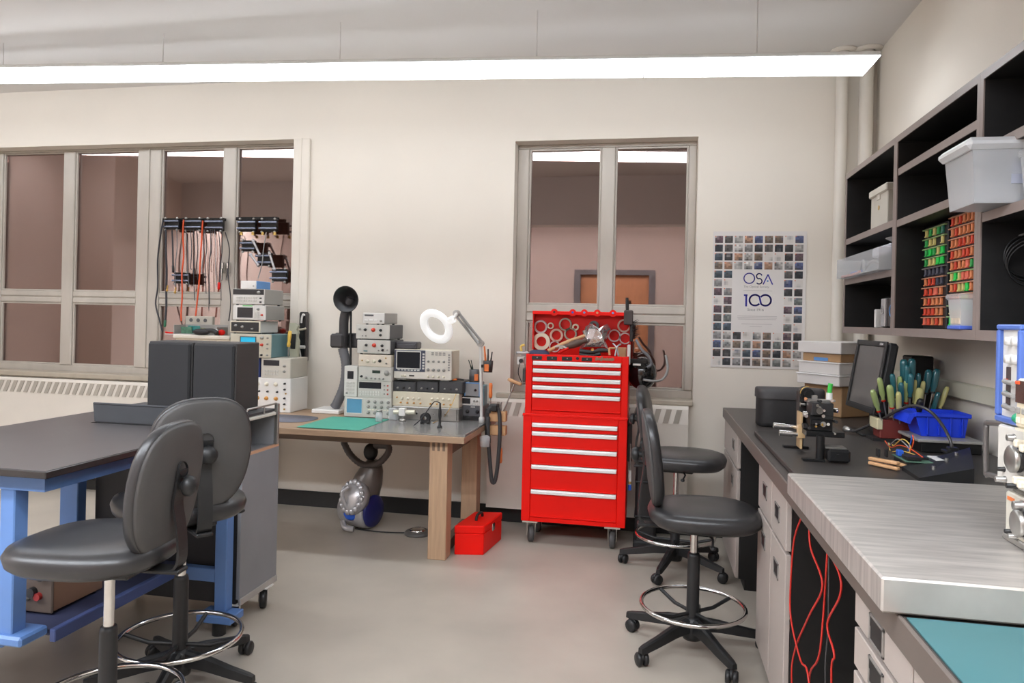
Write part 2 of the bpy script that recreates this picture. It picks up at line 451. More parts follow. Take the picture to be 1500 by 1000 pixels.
win2 = window(2, W2, [(-.985, -.90), (-.375, -.275), (.235, .29)], 1.44, 1.56, 2.695, .975)
b = B(); b.box(W1[0], W1[1], D-.045, GY-.03, .895, .935, .006); struct('window_sill', b, M_sill, win1)
b = B(); b.box(-1.08, .29, D-.045, GY-.03, .885, .92, .006); struct('window_sill', b, M_sill, win2)
for x in (-3.34, -3.295):                       # chrome latches on the meeting stile
    b = B(); b.box(x-.009, x+.009, GY-.075, GY-.035, 1.76, 1.85, .006); b.box(x-.007, x+.007, GY-.085, GY-.07, 1.70, 1.80, .005); struct('latch', b, M_chrome, win1)
# outside: masonry of the neighbouring block across a narrow yard
b = B(); b.box(-9, -3.9, 7.6, 8.0, -2, 6); b.box(-3.9, 4, 9.0, 9.4, -2, 6); b.box(-4.0, -3.9, 8, 9.4, -2, 6)
struct('wall_outside', b, mat('outside_masonry', (150, 112, 100), .85, var=.08, scale=3))

# pipes up the corner, painted like the wall
for i, (x, r, w) in enumerate(((1.187, .036, 'left'), (1.335, .043, 'right'))):
    t = thing('pipe', 'painted riser pipe up the back corner, %s of the two' % w, 'pipe', (x, D-.06, 0), group='riser pipes in the back corner')
    b = B(); b.cyl((x, D-.06, 0.0), (x, D-.06, ZC), r, n=24, caps=False); part(t, 'riser', b, M_pipe)
    b = B(); b.lathe([(r, 0), (r+.045, 0), (r+.045, .008), (r, .014)], (x, D-.085, ZC), (0, 0, -1)); part(t, 'escutcheon', b, M_pipe)

# linear fluorescent fixture on stems, six 1.22 m lengths
def fixture(y, xr, zr, slope, n, label, tube=M_tube):
    t = thing('strip_light', label, 'ceiling light', (xr, y, zr))
    L = 1.22
    for k in range(n):
        a, c = xr-k*L, xr-(k+1)*L
        z = lambda x: zr+(xr-x)*slope
        if True:
            x1, x0 = a-.004, c+.004
            poly = [(-.085, 0), (.085, 0), (.082, -.035), (.055, -.058), (-.055, -.058), (-.082, -.035)]
            b = B(); sl = .05 if k == 0 else 0
            vv = [(x1-(sl*(-p[1]/.058) if k == 0 else 0), y+p[0], z(x1)+p[1]) for p in poly]+[(x0, y+p[0], z(x0)+p[1]) for p in poly]
            m_ = len(poly)
            b._add(vv, [(i, (i+1) % m_, m_+(i+1) % m_, m_+i) for i in range(m_)]+[tuple(range(m_))[::-1], tuple(range(m_, 2*m_))])
            part(t, 'diffuser', b, tube)
            b = B(); b._add([(x, y+p[0], z(x)+p[1]) for x in (a, c) for p in ((-.079, 0.002), (.079, 0.002), (.06, .03), (-.06, .03))],
                            [(0, 1, 2, 3), (7, 6, 5, 4), (0, 4, 5, 1), (1, 5, 6, 2), (2, 6, 7, 3), (3, 7, 4, 0)])
            part(t, 'housing', b, M_white)
        b = B(); b.cyl((c+.61, y, z(c+.61)+.03), (c+.61, y, ZC), .003, n=8, caps=False)
        part(t, 'stem', b, M_ceil)
    return t
fixture(4.10, 1.145, 2.862, .033, 6, 'long white fluorescent strip light running across the room below the ceiling')
fixture(.0, 1.0, 2.95, 0.0, 6, 'added fill strip light behind the added beam, nearest the door', M_tube_fill)  # unseen strip added to light the near counters and desks
fixture(.75, 1.0, 2.95, 0.0, 6, 'second added fill strip light, just behind the added beam', M_tube_fill)  # another unseen strip, added for more fill on floor and stools

# convector covers under the windows
def convector(x0, x1, label, zt=.885, zb=.118, ns=None, yf=4.945):
    t = thing('convector', label, 'radiator', ((x0+x1)/2, D, 0))
    b = B(); b.prism([(0, zb), (0, zt-.12), (.018, zt-.02), (.03, zt), (.105, zt), (.105, zb)], (x0, yf, 0), (0, 1, 0), (0, 0, 1), (x1-x0, 0, 0)); part(t, 'cover', b, M_radi)
    n = ns or int((x1-x0-.1)/.064)
    Rm = rotx(-.18)
    for i in range(n):
        x = x0+.07+i*(x1-x0-.14)/(n-1) if n > 1 else x0+.1
        b = B(); b.prism([(-.030, -.046), (.006, -.046), (.030, .046), (-.006, .046)], (x, yf+.0065, zt-.068), (1, 0, 0), (0, .18, .984), (0, -.003, .0005)); part(t, 'grille_slot', b, M_slot)
    return t
convector(-5.6, -2.80, 'long cream convector cover with slanted slots under the left window')
convector(-1.12, .258, 'short cream convector cover under the right window behind the red tool chest')
# enamelled cable raceway along the right wall above the counter
b = B(); b.box(XR-.03, XR, .2, 4.55, 1.13, 1.205, .006); solo('cable_raceway', b, M_raceway, 'long cream cable raceway fixed to the right wall above the counter', 'raceway')
# ------------------------------------------------------------------ poster
def poster():
    x0, x1, z0, z1 = .402, 1.003, 1.155, 2.075; y = D-.003
    t = thing('poster', 'white anniversary poster with blue lettering and a border of small photos', 'poster', ((x0+x1)/2, y, z0))
    b = B(); b.box(x0, x1, y-.001, y+.002, z0, z1); part(t, 'sheet', b, M_paper)
    rnd = random.Random(3)
    pal = [(52, 54, 60), (92, 88, 86), (140, 122, 108), (180, 140, 116), (86, 94, 128), (122, 126, 122), (168, 164, 160), (196, 192, 188), (104, 84, 92), (76, 88, 98), (122, 104, 90), (64, 62, 64), (150, 148, 148)]
    cw = (x1-x0-.02)/9; ch = (z1-z0-.035)/15
    b = B(); yy = y-.0016
    for r in range(15):
        for c in range(9):
            if 4 <= r <= 10 and 2 <= c <= 6: continue
            xa = x0+.012+c*cw; za = z1-.02-(r+1)*ch
            if rnd.random() < .14 or (r == 14 and c > 7): 
                base = (214, 208, 202); light = True
            else: base = pal[rnd.randrange(len(pal))]; light = False
            w, h = cw*.80, ch*.82; nx = 4
            cx_, cy_ = rnd.random()*nx, rnd.random()*nx; acc = pal[rnd.randrange(len(pal))]
            for i in range(nx):
                for j in range(nx):
                    d = math.hypot(i+.5-cx_, j+.5-cy_); f = max(0, 1-d/1.7)*(.45 if light else .9); sh = rnd.uniform(.8, 1.15)*(.8+.1*j)
                    col = tuple(lin(min(255, (base[k]*(1-f)+(acc[k]*.5+110*.5)*f)*(1 if light else sh))) for k in range(3))
                    b.quad((xa+w*i/nx, yy, za+h*j/nx), (xa+w*(i+1)/nx, yy, za+h*j/nx), (xa+w*(i+1)/nx, yy, za+h*(j+1)/nx), (xa+w*i/nx, yy, za+h*(j+1)/nx), col)
            b.quad((xa, yy-.0003, za+h*.88), (xa+w*.14, yy-.0003, za+h*.88), (xa+w*.14, yy-.0003, za+h), (xa, yy-.0003, za+h), tuple(lin(v) for v in (216, 110, 60)))
    part(t, 'photo_border', b, M_print)
    ink = mat('poster_blue_ink', (48, 46, 150), .6, var=0); gk = mat('poster_grey_ink', (150, 146, 146), .6, var=0)
    ux, uz = Vector((1, 0, 0)), Vector((0, 0, 1)); X = lambda px, py: at(px, py, Y=y)
    # OSA
    b = B()
    def arc(cx_, cz, R, wd, a0, a1, n=40):
        P = [(cx_+R*math.cos(a0+(a1-a0)*i/n), cz+R*math.sin(a0+(a1-a0)*i/n)) for i in range(n+1)]
        stroke(P, wd)
    def stroke(P, wd):
        m = len(P)
        for i in range(m-1):
            (ax, az), (bx, bz) = P[i], P[i+1]; dx, dz = bx-ax, bz-az; L = math.hypot(dx, dz) or 1; nx_, nz_ = -dz/L*wd/2, dx/L*wd/2
            e = .15*wd/L
            b.quad((ax-dx*e+nx_, yy, az-dz*e+nz_), (bx+dx*e+nx_, yy, bz+dz*e+nz_), (bx+dx*e-nx_, yy, bz+dz*e-nz_), (ax-dx*e-nx_, yy, az-dz*e-nz_))
    o = X(1097.5, 407.5); R = .034; w = .0075
    arc(o.x, o.z, R, w, 0, 2*PI); part(t, 'letter', b, ink); b = B()
    o2 = X(1112, 408); r2 = .0175
    arc(o2.x, o2.z+.0165, r2, w, .3, 1.5*PI); arc(o2.x, o2.z-.0175, r2*1.05, w, .5*PI, -.8*PI); part(t, 'letter', b, ink); b = B()
    o3 = X(1124.8, 409); stroke([(o3.x-.030, o3.z-.034), (o3.x, o3.z+.032)], w); stroke([(o3.x, o3.z+.032), (o3.x+.030, o3.z-.034)], w); part(t, 'letter', b, ink); b = B()
    # 100 as linked rings
    p1 = X(1093, 440); stroke([(p1.x, p1.z-.038), (p1.x, p1.z+.036)], .012); stroke([(p1.x-.014, p1.z+.036), (p1.x+.006, p1.z+.036)], .011); part(t, 'digit', b, ink); b = B()
    q = X(1106, 439.5); R = .036; w2 = .0115; s = .066
    arc(q.x, q.z, R, w2, math.radians(40), math.radians(318)); stroke([(q.x+R*math.cos(math.radians(40)), q.z+R*math.sin(math.radians(40))), (q.x+s-R*math.cos(math.radians(40)), q.z-R*math.sin(math.radians(40)))], w2)
    arc(q.x+s, q.z, R, w2, math.radians(142), math.radians(-140))
    part(t, 'digit', b, ink, 'linked double zero')
    b = B()
    textmesh('The Optical Society', .0205, (X(1089, 421).x, yy, X(1089, 421).z), ux, uz, gk, b, ext=.0001); part(t, 'society_line', b, gk, None, 'stuff'); b = B()
    textmesh('Since 1916', .0245, (X(1094.5, 455).x, yy, X(1094.5, 455).z), ux, uz, gk, b, ext=.0001)
    part(t, 'since_line', b, gk, None, 'stuff'); b = B(); c0 = X(1089, 425.5); b.box(c0.x, c0.x+.185, yy-.0002, yy, c0.z-.0006, c0.z+.0006)
    part(t, 'divider_line', b, gk)
    b = B(); fk = mat('poster_faint_ink', (196, 190, 188), .6, var=0)
    for i, (py, xa, xb) in enumerate(((462.5, 1080, 1138), (464.8, 1080, 1138), (467, 1081, 1137), (474, 1086, 1131), (478, 1098, 1116))):
        a_, c_ = X(xa, py), X(xb, py); b.box(a_.x, c_.x, yy-.0002, yy, a_.z-.002, a_.z+.002)
    part(t, 'fine_print', b, fk, None, 'stuff')
    b = B(); p = X(1124.5, 411.5); b.lathe([(0, .0003), (.006, .0003), (.006, 0)], (p.x, yy, p.z), (0, -1, 0), 16); part(t, 'accent_dot', b, M_sky)
poster()

# ------------------------------------------------------------------ stools
def make_stool(label, loc, rz, sz=.65, spin=0.0, bt=1.08):
    """local frame: the sitter looks along +y; origin on the floor under the column"""
    t = thing('drafting_stool', label, 'chair', loc, rz, 'black drafting stools', world=False)
    b = B()
    b.pad([(0, .04, sz-.085, .17, .18), (0, .04, sz-.08, .205, .217), (0, .04, sz-.062, .224, .238), (0, .04, sz-.035, .230, .246), (0, .038, sz-.014, .222, .236),
           (0, .042, sz-.003, .19, .20), (0, .035, sz+.002, .12, .12), (0, .03, sz-.001, .05, .05)], 44, 2.7)
    part(t, 'seat', b, M_vinyl)
    b = B(); b.box(-.09, .09, -.12, .1, sz-.112, sz-.083, .006); b.box(-.03, .03, -.25, .0, sz-.108, sz-.094, .004); part(t, 'seat_plate', b, M_bplas)
    b = B(); b.tube([(.08, .04, sz-.1), (.16, .06, sz-.105), (.235, .05, sz-.115)], .005, 6); b.ell((.245, .05, sz-.117), (.02, .012, .009), 10, 6); part(t, 'height_lever', b, M_bplas)
    # backrest: rounded shield, leaning back a little
    zc = bt-.215; yb = -.205; R = rotx(.13)
    def back_layers(off, th, s0):
        return off, th, s0
    def shield(b_, ys, n=44):
        vv = []
        for y, s in ys:
            for i in range(n):
                a = 2*PI*i/n; c_, s_ = math.cos(a), math.sin(a)
                X_ = math.copysign(abs(c_)**(2/2.7), c_)*.186*s; Z_ = math.copysign(abs(s_)**(2/2.7), s_)*.215*s
                X_ *= 1-.10*max(0, -Z_/.215)
                yy = y - .35*X_*X_*(-1)      # wraps a little round the sitter
                vv.append(Vector((0, yb, zc)) + R @ Vector((X_, yy, Z_)))
        m = len(ys); ff = [(j*n+i, j*n+(i+1) % n, (j+1)*n+(i+1) % n, (j+1)*n+i) for j in range(m-1) for i in range(n)]
        ff += [tuple(range(n))[::-1], tuple(range((m-1)*n, m*n))]
        b_._add(vv, ff, True)
    b = B(); shield(b, [(-.018, .4), (-.014, .8), (-.010, .93), (-.004, .98)]); part(t, 'back_shell', b, M_shell)
    b = B(); shield(b, [(-.004, .985), (.004, 1.0), (.018, 1.0), (.03, .97), (.042, .86), (.048, .6), (.05, .2)]); part(t, 'backrest', b, M_vinyl)
    # flat bar from under the seat up to the back
    b = B(); path = [(.0, -.10, sz-.102), (0, -.19, sz-.103), (0, -.232, sz-.09), (0, -.245, sz-.05), (0, -.238, (sz+zc)/2-.04), (0, -.226, zc-.05), (0, -.232, zc), (0, -.241, zc+.06)]
    P = spline([Vector(p) for p in path], 5); vv = []; 
    for i, p in enumerate(P):
        d = (P[min(i+1, len(P)-1)]-P[max(i-1, 0)]).normalized(); nn = Vector((1, 0, 0)).cross(d).normalized()
        for sx, sn in ((-.026, -.004), (.026, -.004), (.026, .004), (-.026, .004)): vv.append(p+Vector((sx, 0, 0))+nn*sn)
    m = len(P); b._add(vv, [(i*4+k, i*4+(k+1) % 4, i*4+4+(k+1) % 4, i*4+4+k) for i in range(m-1) for k in range(4)]+[(0, 1, 2, 3), (m*4-1, m*4-2, m*4-3, m*4-4)])
    b.lathe([(.026, 0), (.026, .008)], (0, -.237, zc+.06), (0, -1, .13), 16)
    part(t, 'back_bar', b, M_bplas)
    b = B(); kz = zc+.01; b.cyl((0, -.225, kz), (0, -.265, kz), .014, n=12); b.lathe([(0, .055), (.02, .052), (.032, .04), (.034, .025), (.028, .02), (0, .02)], (0, -.232, kz), (0, -1, 0), 20); part(t, 'back_knob', b, M_bplas)
    b = B(); b.cyl((0, 0, .40), (0, 0, sz-.1), .0165, n=18); part(t, 'gas_lift', b, M_chrome)
    b = B(); b.lathe([(.034, .085), (.034, .10), (.028, .13), (.027, .415), (.024, .43), (.0, .43)], n=20); part(t, 'column', b, M_bplas)
    b = B(); b.torus((0, 0, .195), (0, 0, 1), .225, .0095, 48, 10); ring = part(t, 'foot_ring', b, M_chrome)
    for k in range(4):
        a = spin+.5+k*PI/2; c_, s_ = math.cos(a), math.sin(a)
        b = B(); b.tube([(.025*c_, .025*s_, .165), (.12*c_, .12*s_, .165), (.222*c_, .222*s_, .193)], .0085, 8); part(ring, 'ring_spoke', b, M_bplas)
    b = B(); b.lathe([(0, .05), (.04, .05), (.046, .07), (.046, .125), (.036, .15), (.0, .15)], n=20); part(t, 'hub', b, M_bplas)
    for k in range(5):
        a = spin+k*2*PI/5; M = Matrix.Rotation(a, 4, 'Z')
        b = B(M); r = [(.03, .118, .024, .028), (.12, .108, .021, .024), (.22, .088, .019, .019), (.30, .075, .017, .016), (.322, .072, .012, .012)]
        vv = []
        for x, z, hw, hh in r: vv += [(x, -hw, z-hh), (x, hw, z-hh), (x, hw*.8, z+hh*.75), (x, hw*.35, z+hh), (x, -hw*.35, z+hh), (x, -hw*.8, z+hh*.75)]
        b._add(vv, [(i*6+k2, i*6+(k2+1) % 6, i*6+6+(k2+1) % 6, i*6+6+k2) for i in range(4) for k2 in range(6)]+[tuple(range(6))[::-1], tuple(range(24, 30))])
        leg = part(t, 'leg', b, M_bplas)
        b = B(M); q = .4+k*1.3; Rq = rotz(q); c0 = Vector((.305, 0, 0))
        b.cyl(c0+Vector((0, 0, .03)), c0+Vector((0, 0, .075)), .009, n=10)
        ax = Rq @ Vector((0, 1, 0)); w0 = c0+Rq @ Vector((.012, 0, 0))+Vector((0, 0, .0285))
        for sg in (-1, 1):
            b.lathe([(0, .0), (.024, .0), (.0285, .004), (.0285, .015), (.023, .021), (0, .021)], w0+ax*(sg*.004), ax*sg, 18)
        b.ell(w0+Vector((0, 0, .012)), (.026, .012, .022), 12, 8, Rq)
        part(leg, 'caster', b, M_bplas)
    return t
make_stool('black drafting stool nearest on the right, tucked toward the laminate counter', (.208, 3.288, 0), -PI/2+.04, .645, 1.705, 1.06)
make_stool('farther black drafting stool on the right, behind the nearer one', (.165, 4.35, 0), -PI/2-.10, .69, 1.042, 1.07)
make_stool('black drafting stool facing the speaker cart, its round back turned to us', (-1.765, 2.485, 0), math.radians(53), .745, .3, 1.14)
make_stool('frontmost black drafting stool at the blue table, its back seen at a slant', (-1.70, 2.03, 0), math.radians(95), .725, .2, 1.10)

# ------------------------------------------------------------------ blue work table, left
t = thing('work_table', 'dark-topped work table on blue steel legs at the left edge', 'table', (-2.43, 2.5, 0))
x0, x1, y0, y1 = -2.90, -1.965, 2.045, 2.985
b = B(); b.prism([(x0, y0), (x1, y0), (x1, y1), (-2.625, y1), (-2.625, 3.43), (x0, 3.43)], (0, 0, .885), (1, 0, 0), (0, 1, 0), (0, 0, .025)); part(t, 'tabletop', b, M_btop)
b = B()
b.box(x0-.004, x1+.004, y0-.006, y0, .884, .909, .003); b.box(x1, x1+.006, y0-.006, y1, .884, .909, .003); part(t, 'edge_strip', b, M_edge)
b = B(); b.box(x0+.05, x1-.05, y0+.05, y0+.09, .825, .885); part(t, 'front_apron', b, M_blue)
b = B(); b.box(x1-.09, x1-.05, y0+.09, y1, .825, .885); part(t, 'side_apron', b, M_blue)
b = B(); b.box(x0+.05, x0+.09, y0+.09, y1, .825, .885); part(t, 'side_apron', b, M_blue)
b = B(); b.box(-2.2, -2.14, 2.10, 2.16, .30, .83, .004); b.box(-2.25, -2.085, 2.08, 2.2, .29, .325, .008); part(t, 'leg', b, M_blue)
b = B(); b.box(-2.62, -2.55, 2.12, 2.2, 0, .30, .004); b.box(-2.62, -2.2, 2.12, 2.2, .262, .30, .004); part(t, 'leg', b, M_blue)
b = B(); b.box(-2.9, -2.84, 2.10, 2.16, 0, .83, .004); part(t, 'leg', b, M_blue)
b = B(); b.box(-1.915, -1.855, 2.93, 2.985, .1, .885, .004); b.box(-1.97, -1.80, 2.88, 2.99, .065, .1, .004); part(t, 'leg', b, M_blue)
b = B(); b.box(-2.735, -2.635, 2.93, 2.985, 0, .83, .004); part(t, 'leg', b, M_blue)
b = B(); b.box(-2.635, -1.915, 2.94, 2.98, .225, .285, .003); part(t, 'cross_beam', b, M_blue)
b = B(); b.box(-2.84, -1.855, 2.94, 2.985, .83, .885, .003); part(t, 'rear_apron', b, M_blue)
b = B(); b.cyl((-1.885, 2.93, 0), (-1.885, 2.93, .065), .03, n=16); part(t, 'leveller', b, M_bplas)
b = B(); b.box(-2.86, -2.085, 2.2, 2.94, .285, .305); part(t, 'lower_shelf', b, M_dblue)
b = B(); b.box(-2.085, -2.06, 2.2, 2.94, .262, .308, .003); part(t, 'shelf_rim', b, mat('blue_enamel_rim', (72, 88, 138), .5))
# case standing on its lower shelf
t = thing('instrument_case', 'brown wooden-sided electronics case on the lower shelf of the blue table', 'case', (-2.3, 2.5, .305))
b = B(); b.box(-2.55, -2.175, 2.31, 2.56, .315, .49, .004); part(t, 'body', b, mat('case_brown', (134, 104, 84), .6, var=.12, scale=5))
b = B(); b.box(-2.555, -2.17, 2.3, 2.312, .312, .494, .004); part(t, 'front_panel', b, mat('case_front', (92, 80, 72), .6, var=.1))
b = B()
for z in (.36, .45): b.tube([(-2.33, 2.30, z), (-2.33, 2.27, z), (-2.27, 2.27, z), (-2.27, 2.30, z)], .006, 8)
part(t, 'handle', b, M_steel)
b = B(); b.cyl((-2.225, 2.30, .375), (-2.225, 2.285, .375), .014, n=16); part(t, 'red_lamp', b, mat('pilot_red', (150, 40, 36), .4), 'red pilot lamp')
b = B(); b.cyl((-2.25, 2.3, .39), (-2.25, 2.28, .39), .018); b.cyl((-2.21, 2.3, .455), (-2.21, 2.282, .455), .02); part(t, 'knob', b, M_knobb)
b = B()
for x in (-2.52, -2.2):
    for y in (2.34, 2.53): b.cyl((x, y, .305), (x, y, .317), .014, n=10)
part(t, 'feet', b, M_bplas)

# ------------------------------------------------------------------ rolling cart with the speakers
t = thing('rolling_cart', 'grey panelled rolling cart with raised rim behind the blue table', 'cart', (-2.2, 3.15, 0))
x0, x1, y0, y1 = -2.60, -1.83, 3.0, 3.33
b = B(); b.box(x0, x1-.02, y0, y0+.02, .11, .96); part(t, 'front_panel', b, M_cartf)
b = B(); b.box(x1-.02, x1, y0, y1, .13, .785, .002); part(t, 'side_panel', b, M_cart)
b = B(); b.box(x1-.02, x1-.001, y0, y1, .785, .795); part(t, 'shelf_edge', b, mat('copper_edge', (196, 150, 120), .4))
b = B(); b.box(x0, x0+.02, y0+.02, y1, .11, .96); part(t, 'side_panel', b, M_cart)
b = B(); b.box(x0+.02, x1-.02, y1-.02, y1, .11, .95); part(t, 'back_panel', b, M_cart)
b = B(); b.box(x0, x1, y0+.02, y1-.02, .105, .13, .003); b.box(x1-.005, x1+.006, y0, y1, .105, .135, .002); part(t, 'base_frame', b, mat('cart_base', (170, 166, 162), .4, .2))
b = B(); b.box(x0+.02, x1-.02, y0+.02, y1-.02, .77, .79); part(t, 'inner_shelf', b, M_cart)
b = B(); b.box(x0, x1-.02, y0+.01, y1, .96, .972); part(t, 'top', b, M_ctop)
b = B(); b.prism([(-.015, 1.005), (-.004, .915), (.008, .915), (.02, .985)], (x0-.012, y0, 0), (0, 1, 0), (0, 0, 1), (.80, 0, 0)); b.box(x0-.012, x1, y0-.018, y0-.008, .998, 1.008, .003); part(t, 'raised_rim', b, mat('rim_grey', (74, 76, 80), .4, .2))
b = B(); b.box(x1-.02, x1, y1-.02, y1, .795, 1.0, .003); part(t, 'corner_post', b, M_steel)
b = B(); b.tube([(x1-.01, y0+.03, .972), (x1-.01, y0+.05, 1.0), (x1-.01, y1-.02, 1.0), (x1-.012, y1-.01, .98)], .005, 8); b.tube([(x1-.011, y1-.13, .96), (x1-.011, y1-.13, 1.0)], .004, 8); part(t, 'guard_rail', b, M_steel)
b = B(); b.box(x1-.16, x1-.002, y0+.03, y1-.03, .945, .958, .002); part(t, 'tray', b, mat('tray_ivory', (206, 202, 192), .5))
for x, y in ((-1.85, 3.245), (-1.87, 3.03), (-2.55, 3.25), (-2.55, 3.05)):
    b = B(); b.lathe([(0, -.016), (.04, -.016), (.048, -.011), (.048, .011), (.04, .016), (0, .016)], (x, y, .048), (.9, .42, 0), 24); w = part(t, 'caster', b, M_bplas)
    b = B(); d = Vector((.9, .42, 0)).normalized()*.02
    for sg in (-1, 1): b.prism([(-.03, .06), (.03, .06), (.012, -.012), (-.012, -.012)], Vector((x, y, .046))+d*sg, (-.42, .9, 0), (0, 0, 1), d*.12*sg)
    b.box(x-.035, x+.035, y-.035, y+.035, .102, .108); part(w, 'fork', b, M_white)
for xa, xb, lab in ((-2.375, -2.142, 'black bookshelf speaker on the cart, left one of the pair'), (-2.132, -1.912, 'black bookshelf speaker on the cart, right one of the pair')):
    t = thing('loudspeaker', lab, 'speaker', ((xa+xb)/2, 3.12, .972), group='pair of black speakers')
    b = B(); b.box(xa, xb, 3.062, 3.265, .972, 1.306, .004); part(t, 'cabinet', b, mat('speaker_vinyl', (58, 56, 56), .5, var=.08, stretch=(1, 1, 3)))
    b = B(); b.box(xa+.004, xb-.004, 3.045, 3.063, .978, 1.300, .008); part(t, 'grille', b, mat('speaker_cloth', (40, 40, 42), .85, var=.05, bump=.2, bscale=500))
# ------------------------------------------------------------------ counter along the right wall
CF = .478        # plane of the cabinet fronts
t = thing('worktop', 'long dark laminate worktop running along the right wall', 'worktop', (.95, 2.3, 0))
b = B(); b.box(.472, XR, -.3, 4.79, .852, .91, .003); part(t, 'slab', b, M_ctr)
b = B(); b.box(.464, .473, -.3, 4.79, .852, .911, .002); part(t, 'front_edge', b, M_ctre)
b = B(); b.box(.472, XR, 4.785, 4.795, .852, .911, .002); part(t, 'end_edge', b, M_ctre)
b = B()
for ya, yb in ((3.30, 4.08), (1.79, 2.64)): b.box(1.08, 1.10, ya, yb, .1, .852)
part(t, 'knee_dark_panel', b, M_cbody)  # black boards added so the knee spaces read dark
def cabinet(ya, yb, cols, label, pulls=None):
    """ya > yb; cols = list of (y far, y near, [(z0, z1, pull z, pull y)])"""
    t = thing('base_cabinet', label, 'cabinet', (.85, (ya+yb)/2, 0), group='laminate base cabinets under the worktop')
    b = B(); b.box(CF+.02, XR-.02, yb, ya, .06, .852); b.box(CF+.05, XR-.02, yb+.002, ya-.002, 0, .06); part(t, 'carcass', b, M_cbody)
    for c0, c1, fr in cols:
        for z0, z1, pz, py, nm in fr:
            b = B(); b.box(CF, CF+.019, c1+.004, c0-.004, z0+.004, z1-.004, .002); d = part(t, nm, b, M_lam)
            if pz:
                w, h = .048, .03
                b = B()
                b.box(CF-.004, CF+.002, py-w, py+w, pz+h-.006, pz+h, .001); b.box(CF-.004, CF+.002, py-w, py+w, pz-h, pz-h+.006, .001)
                b.box(CF-.004, CF+.002, py-w, py-w+.008, pz-h, pz+h, .001); b.box(CF-.004, CF+.002, py+w-.008, py+w, pz-h, pz+h, .001)
                part(d, 'pull_frame', b, mat('pull_frame', (150, 146, 142), .35, .4))
                b = B(); b.box(CF-.002, CF+.001, py-w+.008, py+w-.008, pz-h+.006, pz+h-.006); b.box(CF-.0035, CF-.001, py-w+.008, py+w-.008, pz+.004, pz+h-.006); part(d, 'pull_recess', b, M_bplas)
    return t
cabinet(4.785, 4.08, [(4.785, 4.08, [(.655, .848, .762, 4.27, 'drawer'), (.06, .65, .555, 4.29, 'door')])], 'farthest beige base cabinet under the worktop, by the back wall')
cabinet(3.30, 2.64, [(3.30, 2.955, [(.655, .848, .762, 3.115, 'drawer'), (.06, .65, .553, 3.13, 'door')]), (2.955, 2.64, [(.655, .848, .752, 2.82, 'drawer'), (.06, .65, .541, 2.82, 'door')])], 'middle beige base cabinet with two drawers over two doors')
cabinet(1.79, 1.415, [(1.79, 1.415, [(.765, .848, .806, 1.62, 'drawer'), (.665, .76, .715, 1.62, 'drawer'), (.45, .66, .6, 1.62, 'drawer'), (.06, .445, .36, 1.62, 'drawer')])], 'beige drawer cabinet beside the red cables, nearest but one')
cabinet(1.413, .62, [(1.413, 1.02, [(.06, .848, None, 0, 'door')]), (1.02, .62, [(.06, .848, None, 0, 'door')])], 'nearest beige base cabinet at the bottom right edge of the picture')
S_ = .41
for L, m, lab, xx in (([(303, 380), (303, 405), (275, 500), (262, 700), (270, 800), (300, 920), (330, 1000)], M_redw, 'red cable hanging in the knee space, leftmost of the red ones', .488),
                  ([(330, 430), (335, 515), (378, 650), (330, 760), (280, 880), (268, 1000)], M_redw, 'red cable bowing right in the middle of the knee space', .497),
                  ([(388, 470), (390, 510), (438, 610), (440, 690), (395, 790), (420, 900), (410, 1000)], M_redw, 'rightmost red cable bulging toward the drawer cabinet', .505),
                  ([(392, 790), (370, 880), (330, 1000)], M_redw, 'short red cable crossing down behind the rightmost red cable', .512),
                  ([(396, 500), (400, 560), (398, 800), (388, 1000)], mat('dark_grey_wire', (84, 82, 82), .5), 'thin grey cable hanging straight among the red cables', .53)):
    P = [at(1050+x*S_, 590+y*S_, X=xx) for x, y in L]; P.append(Vector((xx+.02, P[-1].y-.05, .005)))
    P[0] = Vector((xx, P[0].y, .852))
    b = B(); b.tube(P, .0032 if m is M_redw else .0022, 6, smooth=6); solo('cable', b, m, lab, 'cable', 'cables in the knee space')

# boards and mats on the worktop
b = B(); b.box(.505, 1.40, 2.405, 3.66, .911, .932, .003); solo('breadboard', b, M_brd, 'thin black board lying on the worktop behind the bright metal plate', 'board')
t = thing('metal_plate', 'thick brushed aluminium plate lying across the worktop', 'plate', (.9, 1.92, .911))
m_al = mat('milled_aluminium', (186, 180, 174), .36, .45, var=.20, scale=5, stretch=(1.2, 12, 1))
b = B(); b.box(.434, XR-.01, 1.452, 2.40, .915, .982, .004); part(t, 'plate', b, m_al)
b = B()
for x in (.5, 1.3):
    for y in (1.5, 2.34): b.cyl((x, y, .911), (x, y, .918), .015, n=12)
part(t, 'feet', b, M_bplas)
b = B(); b.box(.476, 1.36, .55, 1.445, .911, .914); solo('cutting_mat', b, M_cyan, 'large turquoise mat on the worktop at the bottom right corner', 'mat')

